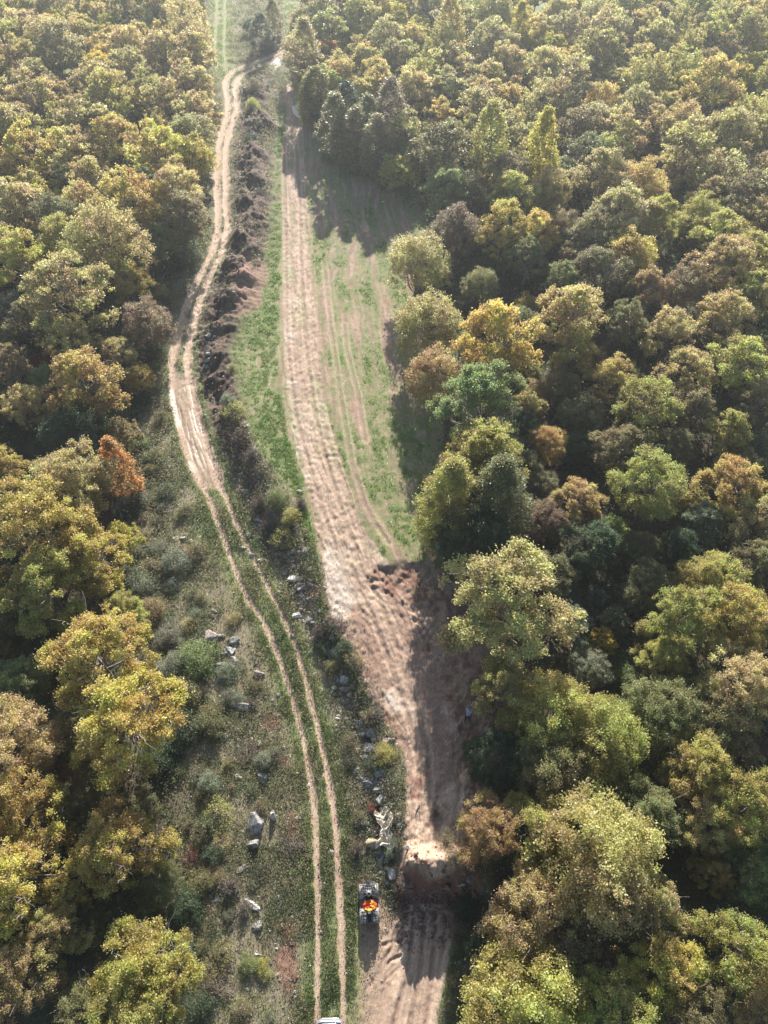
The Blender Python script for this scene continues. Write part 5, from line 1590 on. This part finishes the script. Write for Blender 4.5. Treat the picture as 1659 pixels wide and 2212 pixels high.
    MB().box((0, -0.60, 1.185), (0.16, 0.13, 0.03), (0.1, 0, 0), 0.012).build('backrest_pad', M_PANEL, bx)
    MB().tube([(-0.19, -0.52, 1.02), (-0.34, -0.60, 0.92), (-0.38, -0.85, 0.92)], 0.012, 6).tube([(0.19, -0.52, 1.02), (0.34, -0.60, 0.92), (0.38, -0.85, 0.92)], 0.012, 6).build('strap', M_BLACK, bx)
    MB().tube([(0.26, -0.4, 0.42), (0.26, -0.9, 0.48), (0.26, -1.08, 0.50)], [0.05, 0.06, 0.045], 10).build('exhaust', M_RIM, root)
    return root, S

QB, QS = quad_bike()

# jacket dropped on the quad bike's seat
def cloth_patch(nx, ny, fn):
    V = []; F = []
    for j in range(ny + 1):
        for i in range(nx + 1): V.append(fn(i / nx, j / ny))
    for j in range(ny):
        for i in range(nx):
            a = j * (nx + 1) + i; F.append((a, a + 1, a + nx + 2, a + nx + 1))
    return V, F
def jacket():
    m, nt, b, out = mat_new('jacket_cloth')
    a = nt.nodes.new('ShaderNodeAttribute'); a.attribute_name = 'col'
    nt.links.new(a.outputs['Color'], b.inputs['Base Color']); b.inputs['Roughness'].default_value = 0.75
    N = 34
    def fn(s, t):
        a = (t - 0.5) * 2; c = (s - 0.5) * 2
        x = 0.035 + c * 0.36; y = a * 0.235
        r = math.hypot(c, a)
        edge = 1.0 if r < 1 else 1 / r
        x = 0.035 + c * 0.35 * edge * (1 + .06 * math.sin(7 * a)); y = a * 0.235 * edge * (1 + .08 * math.sin(5 * c + 1))
        n = float(fbm(np.array([c * 2.4 + 3]), np.array([a * 2.4 + 9]), 1.0, 4, 12)[0])
        z = 0.91 - 0.16 * max(0, abs(c) - 0.45) ** 1.2 * 2.2 + (n - 0.5) * 0.16 - 0.03 * r
        return (x, y, z)
    V, F = cloth_patch(N, N, fn)
    V = np.array(V); F = np.array(F)
    mid = V[F].mean(1)
    # orange cloth with yellow bands
    x, y = mid[:, 0], mid[:, 1]
    yel = (np.abs((x - 0.09) * 0.9 + (y - 0.02) * 0.75) < 0.035) & (x > 0.02) | ((y < -0.10) & (x < 0.12) & (x > -0.22) & (np.abs(y + 0.16) < 0.06)) | (np.abs(x * 0.85 + y * 0.5 - 0.19) < 0.028)
    col = np.where(yel[:, None], np.array([[0.95, 0.60, 0.06]]), np.array([[0.85, 0.085, 0.012]]))
    me = np_mesh('jacket', V, F, {'col': ('FACE', 'FLOAT_COLOR', np.concatenate([col, np.ones((len(col), 1))], 1))}, smooth=True)
    o = link_mesh('jacket', me, m)
    md = o.modifiers.new('t', 'SOLIDIFY'); md.thickness = 0.018; md.offset = 0
    o.location = QB.location; o.rotation_euler = QB.rotation_euler; o.scale = (QB.scale[0] * 1.2, QB.scale[1] * 1.25, QB.scale[2])
    M_ = Matrix.LocRotScale(QB.location, QB.rotation_euler, QB.scale)
    o.location = M_ @ Vector((0, -0.18, 0.0))
    tagp(o, 'bright orange jacket with yellow bands lying on the quad bike seat', 'jacket')
jacket()

def silver_car():
    """hatchback standing on the wheel tracks, tail towards the top of the view"""
    y0 = 2.02; x0 = P(712, 2197, 0.95)[0]
    M_SIL = plain('silver_paint', (0.52, 0.52, 0.54), 0.25, 0.7, 0.06, 3)
    M_GLASS = plain('car_glass', (0.02, 0.022, 0.03), 0.05, 0, 0.1, 3)
    root = empty('hatchback_car', (x0, y0 - 1.9, gz(x0, y0 - 1.9)), 0, 'silver hatchback standing on the wheel tracks, only its tail in view', 'car')
    Lh, W = 1.9, 0.82
    def ring(y, w, z0, z1, rr_=0.25):
        pts = []
        for sx, zz in ((1, z0), (1, z0 + (z1 - z0) * 0.35), (1, z0 + (z1 - z0) * 0.8), (0.93, z1)):
            pts.append((w * sx, y, zz))
        pts.append((w * 0.5, y, z1 + 0.03)); pts.append((-w * 0.5, y, z1 + 0.03))
        for sx, zz in ((0.93, z1), (1, z0 + (z1 - z0) * 0.8), (1, z0 + (z1 - z0) * 0.35), (1, z0)):
            pts.append((-w * sx, y, zz))
        return pts
    rings = [ring(1.90, 0.50, 0.42, 0.78), ring(1.87, 0.66, 0.34, 0.90), ring(1.78, 0.77, 0.28, 0.96), ring(1.5, 0.82, 0.24, 0.98), ring(0.6, 0.83, 0.22, 0.96),
             ring(-0.6, 0.83, 0.22, 0.94), ring(-1.2, 0.82, 0.24, 0.90), ring(-1.7, 0.78, 0.28, 0.80), ring(-1.9, 0.60, 0.34, 0.66)]
    MB().loft(rings).build('body', M_SIL, root)
    def cab(y, w, z): return [(w, y, z), (w * .5, y, z + 0.012), (-w * .5, y, z + 0.012), (-w, y, z)]
    rings = []
    for y, w0, w1, z1 in ((1.70, 0.60, 0.55, 1.02), (1.45, 0.76, 0.56, 1.36), (1.2, 0.77, 0.58, 1.46), (0.2, 0.78, 0.60, 1.50), (-0.3, 0.78, 0.58, 1.44), (-1.0, 0.76, 0.60, 0.98)):
        rings.append([(w0, y, 0.93), (w0 * .99, y, 0.96), (w1, y, z1), (0, y, z1 + 0.015), (-w1, y, z1), (-w0 * .99, y, 0.96), (-w0, y, 0.93)])
    MB().loft(rings).build('cabin', M_GLASS, root)
    mb = MB(); mb.box((0, 0.52, 1.50), (1.10, 1.55, 0.05), bev=0.02); mb.build('roof', M_SIL, root)
    mb = MB(); mb.tube([(-0.62, 1.72, 0.99), (-0.3, 1.79, 0.985), (0.3, 1.79, 0.985), (0.62, 1.72, 0.99)], 0.03, 8); mb.build('tailgate_edge', M_SIL, root)
    mb = MB(); mb.tube([(-0.70, 1.80, 0.55), (-0.4, 1.915, 0.55), (0.4, 1.915, 0.55), (0.70, 1.80, 0.55)], 0.07, 10); mb.build('rear_bumper', M_SIL, root)
    for sx in (-1, 1):
        MB().ell((sx * 0.72, 1.79, 0.84), (0.05, 0.04, 0.12)).build('tail_light', M_RED, root)
        for yy in (1.2, -1.25):
            wh = empty('wheel'); wh.parent = root
            MB().lathe_x([(-0.09, 0.19), (-0.10, 0.27), (-0.07, 0.30), (0.07, 0.30), (0.10, 0.27), (0.09, 0.19)], (sx * 0.72, yy, 0.30), 24).build('tyre', M_TYRE, wh)
            MB().lathe_x([(-0.09, 0.19), (-0.03, 0.17), (0.03, 0.17), (0.09, 0.19)], (sx * 0.72, yy, 0.30), 20).build('rim', M_RIM, wh)
silver_car()

def tarp():
    x, y, z, t = G(826, 1790, 0.3)
    rng = np.random.default_rng(8)
    L, W = 2.25, 0.85
    def fn(s, tt):
        a = (tt - 0.5) * L; c = (s - 0.5) * W
        wv = 1 + 0.28 * math.sin(tt * 9 + 1) + 0.1 * math.sin(tt * 23)
        xx = c * wv + 0.22 * math.sin(tt * 3.1 - 0.2) - 0.38 * (tt - 0.5)
        yy = a + 0.16 * math.sin(s * 5 + tt * 3)
        px = np.array([s * 3.2 + tt * 1.5]); py = np.array([tt * 7 - s * 2])
        n = float(vnoise(px, py, 5)[0]); n = 1 - abs(2 * n - 1)
        n2 = float(vnoise(px * 2.2, py * 2.2, 6)[0]); n2 = 1 - abs(2 * n2 - 1)
        return (xx, yy, 0.06 + 0.30 * n + 0.12 * n2)
    V, F = cloth_patch(22, 48, fn)
    V = np.array(V)
    gh = height(V[:, 0] + x, V[:, 1] + y) - z
    V[:, 2] += np.maximum(gh, -0.1)
    m = plain('beige_canvas', (0.62, 0.54, 0.43), 0.85, 0, 0.12, 3, 0.2)
    o = link_mesh('tarp', np_mesh('tarp', V, np.array(F)), m)
    md = o.modifiers.new('t', 'SOLIDIFY'); md.thickness = 0.012
    o.location = (x, y, z); 
    tagp(o, 'crumpled beige tarp lying among the boulders', 'tarp')
tarp()

def branch(pts, r, lab, mat=M_PALE):
    w = [G(u, v, 0.05) for u, v in pts]
    x0, y0, z0, _ = w[0]
    mb = MB()
    mb.tube([(a - x0, b_ - y0, c - z0 + 0.05 + 0.04 * (i % 2)) for i, (a, b_, c, _) in enumerate(w)], [r * (1 - 0.15 * i) for i in range(len(w))], 6)
    m1 = Vector((w[1][0] - x0, w[1][1] - y0, w[1][2] - z0 + 0.09))
    mb.tube([m1, m1 + Vector((0.12, 0.16, 0.08)), m1 + Vector((0.16, 0.34, 0.1))], [r * .6, r * .4, r * .25], 5)
    o = mb.build('fallen_branch', mat); o.location = (x0, y0, z0)
    tagp(o, lab, 'branch', 'fallen branches')
branch([(832,1583),(840,1587),(855,1591)], 0.03, 'pale bent branch beside the rounded brown boulder')
branch([(858,1806),(862,1797),(866,1790)], 0.02, 'thin upright stick right of the tarp')
branch([(898,1755),(902,1745),(908,1735),(906,1762)], 0.03, 'pale stick at the left side of the bare lane')
branch([(478,2075),(490,2090),(505,2098)], 0.03, 'grey stick above the dead brown branches')
branch([(430,1766),(438,1785),(446,1800)], 0.03, 'grey leaning stick left of the tallest grey boulder')
branch([(548,1150),(560,1155),(576,1156)], 0.03, 'grey branch below the thin white slab')

def scrap(u, v, lab, col, s):
    x, y, z, t = G(u, v, 0.05)
    V, F = cloth_patch(8, 6, lambda a, b_: ((a - .5) * s, (b_ - .5) * s * .7, 0.05 + 0.06 * math.sin(a * 7) * math.cos(b_ * 6)))
    o = link_mesh('plastic_scrap', np_mesh('plastic_scrap', np.array(V), np.array(F)), plain('scrap_plastic', col, 0.3, 0, 0.2, 6))
    md = o.modifiers.new('t', 'SOLIDIFY'); md.thickness = 0.006
    o.location = (x, y, z); o.rotation_euler = (0, 0, 0.6)
    tagp(o, lab, 'litter')
scrap(490, 1907, 'small pale blue plastic scrap in the scrub', (0.45, 0.62, 0.75), 0.26)

# the earth caved in at the soil edge: dry tufts hanging on the lip are part of the scrub cover

# ------------------------------------------------------------------ the person
def skinned(name, joints, edges, mat, parent=None, sub=2, rootj=0):
    me = bpy.data.meshes.new(name)
    me.from_pydata([j[0] for j in joints], edges, [])
    o = link_mesh(name, me, mat, parent)
    sk = o.modifiers.new('skin', 'SKIN'); sk.use_smooth_shade = True
    for i, j in enumerate(joints):
        r = j[1]
        sv = me.skin_vertices[0].data[i]
        sv.radius = (r, r) if not isinstance(r, tuple) else r
        sv.use_root = (i == rootj)
    sb_ = o.modifiers.new('sub', 'SUBSURF'); sb_.levels = sub; sb_.render_levels = sub
    return o

def person():
    x, y, z, t = G(1009, 1556, 0.0)
    root = empty('person', (x, y, z), math.radians(-18), 'person in blue patterned shirt, dark trousers and blue cap reaching up to a branch', 'person')
    M_SKIN = plain('skin', (0.52, 0.30, 0.22), 0.5, 0, 0.08, 8)
    M_SHIRT = plain('blue_patterned_shirt', (0.06, 0.10, 0.26), 0.8, 0, 0.2, 26, 0, (0.62, 0.70, 0.82))
    M_TROU = plain('navy_trousers', (0.018, 0.022, 0.05), 0.85, 0, 0.2, 20)
    M_CAP = plain('blue_cap_cloth', (0.05, 0.16, 0.38), 0.8, 0, 0.2, 20)
    M_BOOT = plain('boot_leather', (0.05, 0.04, 0.035), 0.6, 0, 0.2, 20)
    # body: pelvis, spine leaning forward (+y), neck, head; right arm up, left arm forward; legs in a short step
    J = [((0, 0, 0.93), (0.15, 0.11)), ((0, 0.04, 1.12), (0.13, 0.10)), ((0, 0.10, 1.33), (0.16, 0.11)), ((0, 0.14, 1.46), 0.07), ((0, 0.17, 1.53), 0.055), ((0, 0.20, 1.62), (0.075, 0.092)), ((0, 0.20, 1.70), (0.070, 0.085)),
         ((0.17, 0.12, 1.42), 0.055), ((0.26, 0.30, 1.54), 0.043), ((0.22, 0.50, 1.70), 0.034), ((0.21, 0.56, 1.77), 0.026),
         ((-0.17, 0.12, 1.40), 0.055), ((-0.23, 0.24, 1.18), 0.042), ((-0.18, 0.44, 1.25), 0.033), ((-0.17, 0.50, 1.28), 0.026),
         ((0.09, 0.0, 0.86), 0.095), ((0.11, 0.10, 0.48), 0.060), ((0.11, 0.08, 0.10), 0.040), ((0.11, 0.20, 0.04), 0.038),
         ((-0.09, -0.02, 0.86), 0.095), ((-0.11, -0.04, 0.48), 0.060), ((-0.12, -0.20, 0.12), 0.040), ((-0.12, -0.09, 0.04), 0.038)]
    E = [(0,1),(1,2),(2,3),(3,4),(4,5),(5,6),(2,7),(7,8),(8,9),(9,10),(2,11),(11,12),(12,13),(13,14),(0,15),(15,16),(16,17),(17,18),(0,19),(19,20),(20,21),(21,22)]
    # five fingers on each hand, rooted in the palm
    for base, tip_dir, sx in ((10, Vector((0.02, 0.45, 0.88)), 1), (14, Vector((0.0, 0.9, 0.35)), -1)):
        p = Vector(J[base][0]); side = Vector((1, 0, 0)); d = tip_dir.normalized()
        for k, (off, ln) in enumerate(((-0.026, 0.062), (-0.009, 0.072), (0.009, 0.068), (0.026, 0.055))):
            a = p + side * off + d * 0.03; b_ = a + d * ln * 0.6; c = b_ + (d * 0.7 + Vector((0, 0.7, -0.3))).normalized() * ln * 0.4
            n = len(J); J += [(tuple(a), 0.009), (tuple(b_), 0.008), (tuple(c), 0.007)]; E += [(base, n), (n, n + 1), (n + 1, n + 2)]
        a = p + side * (-0.03 * sx) ; b_ = a + (d * 0.5 + side * -0.8 * sx).normalized() * 0.035; c = b_ + d * 0.025
        n = len(J); J += [(tuple(b_), 0.010), (tuple(c), 0.008)]; E += [(base, n), (n, n + 1)]
    skinned('body', J, E, M_SKIN, root)
    # face on the head
    MB().ell((0, 0.295, 1.635), (0.014, 0.022, 0.022)).ell((0.082, 0.20, 1.64), (0.012, 0.02, 0.03)).ell((-0.082, 0.20, 1.64), (0.012, 0.02, 0.03)).ell((0, 0.285, 1.595), (0.028, 0.008, 0.008)).build('face', M_SKIN, root)
    MB().ell((0.032, 0.281, 1.66), (0.012, 0.008, 0.008)).ell((-0.032, 0.281, 1.66), (0.012, 0.008, 0.008)).build('eyes', M_BLACK, root)
    MB().ell((0, 0.165, 1.665), (0.088, 0.085, 0.085)).build('hair', M_BLACK, root)
    cap = MB().ell((0, 0.19, 1.715), (0.098, 0.112, 0.072)); cap.ell((0, 0.31, 1.70), (0.075, 0.075, 0.012)); cap.build('cap', M_CAP, root)
    S = [((0, -0.01, 0.90), (0.175, 0.135)), ((0, 0.04, 1.12), (0.16, 0.125)), ((0, 0.10, 1.33), (0.185, 0.13)), ((0, 0.135, 1.43), 0.085),
         ((0.17, 0.12, 1.42), 0.072), ((0.225, 0.23, 1.49), 0.062), ((-0.17, 0.12, 1.40), 0.072), ((-0.21, 0.20, 1.26), 0.060)]
    skinned('shirt', S, [(0,1),(1,2),(2,3),(2,4),(4,5),(2,6),(6,7)], M_SHIRT, root)
    T = [((0, 0, 0.93), (0.165, 0.125)), ((0.09, 0.0, 0.84), 0.108), ((0.11, 0.10, 0.48), 0.075), ((0.11, 0.085, 0.14), 0.058), ((-0.09, -0.02, 0.84), 0.108), ((-0.11, -0.04, 0.48), 0.075), ((-0.12, -0.185, 0.17), 0.058)]
    skinned('trousers', T, [(0,1),(1,2),(2,3),(0,4),(4,5),(5,6)], M_TROU, root)
    MB().ell((0.11, 0.14, 0.05), (0.052, 0.14, 0.055)).build('boot', M_BOOT, root)
    MB().ell((-0.12, -0.14, 0.06), (0.052, 0.14, 0.055), (0.15, 0, 0)).build('boot', M_BOOT, root)
person()

# ------------------------------------------------------------------ haze
HAZE = 0.00045
if HAZE > 0:
    mb = MB()
    x0, x1, y0, y1, z0, z1 = -140, 140, -25, 230, -3, CAM_H + 3
    mb.box(((x0 + x1) / 2, (y0 + y1) / 2, (z0 + z1) / 2), (x1 - x0, y1 - y0, z1 - z0))
    m = bpy.data.materials.new('haze_air'); m.use_nodes = True
    nt = m.node_tree; nt.nodes.clear()
    out = nt.nodes.new('ShaderNodeOutputMaterial'); pv = nt.nodes.new('ShaderNodeVolumePrincipled')
    pv.inputs['Color'].default_value = (0.84, 0.92, 1.0, 1)
    pv.inputs['Density'].default_value = HAZE
    pv.inputs['Anisotropy'].default_value = 0.55
    nt.links.new(pv.outputs[0], out.inputs['Volume'])
    hz = mb.build('haze', m)
    tagp(hz, 'thin pale morning haze over the valley', 'haze', None, 'stuff')
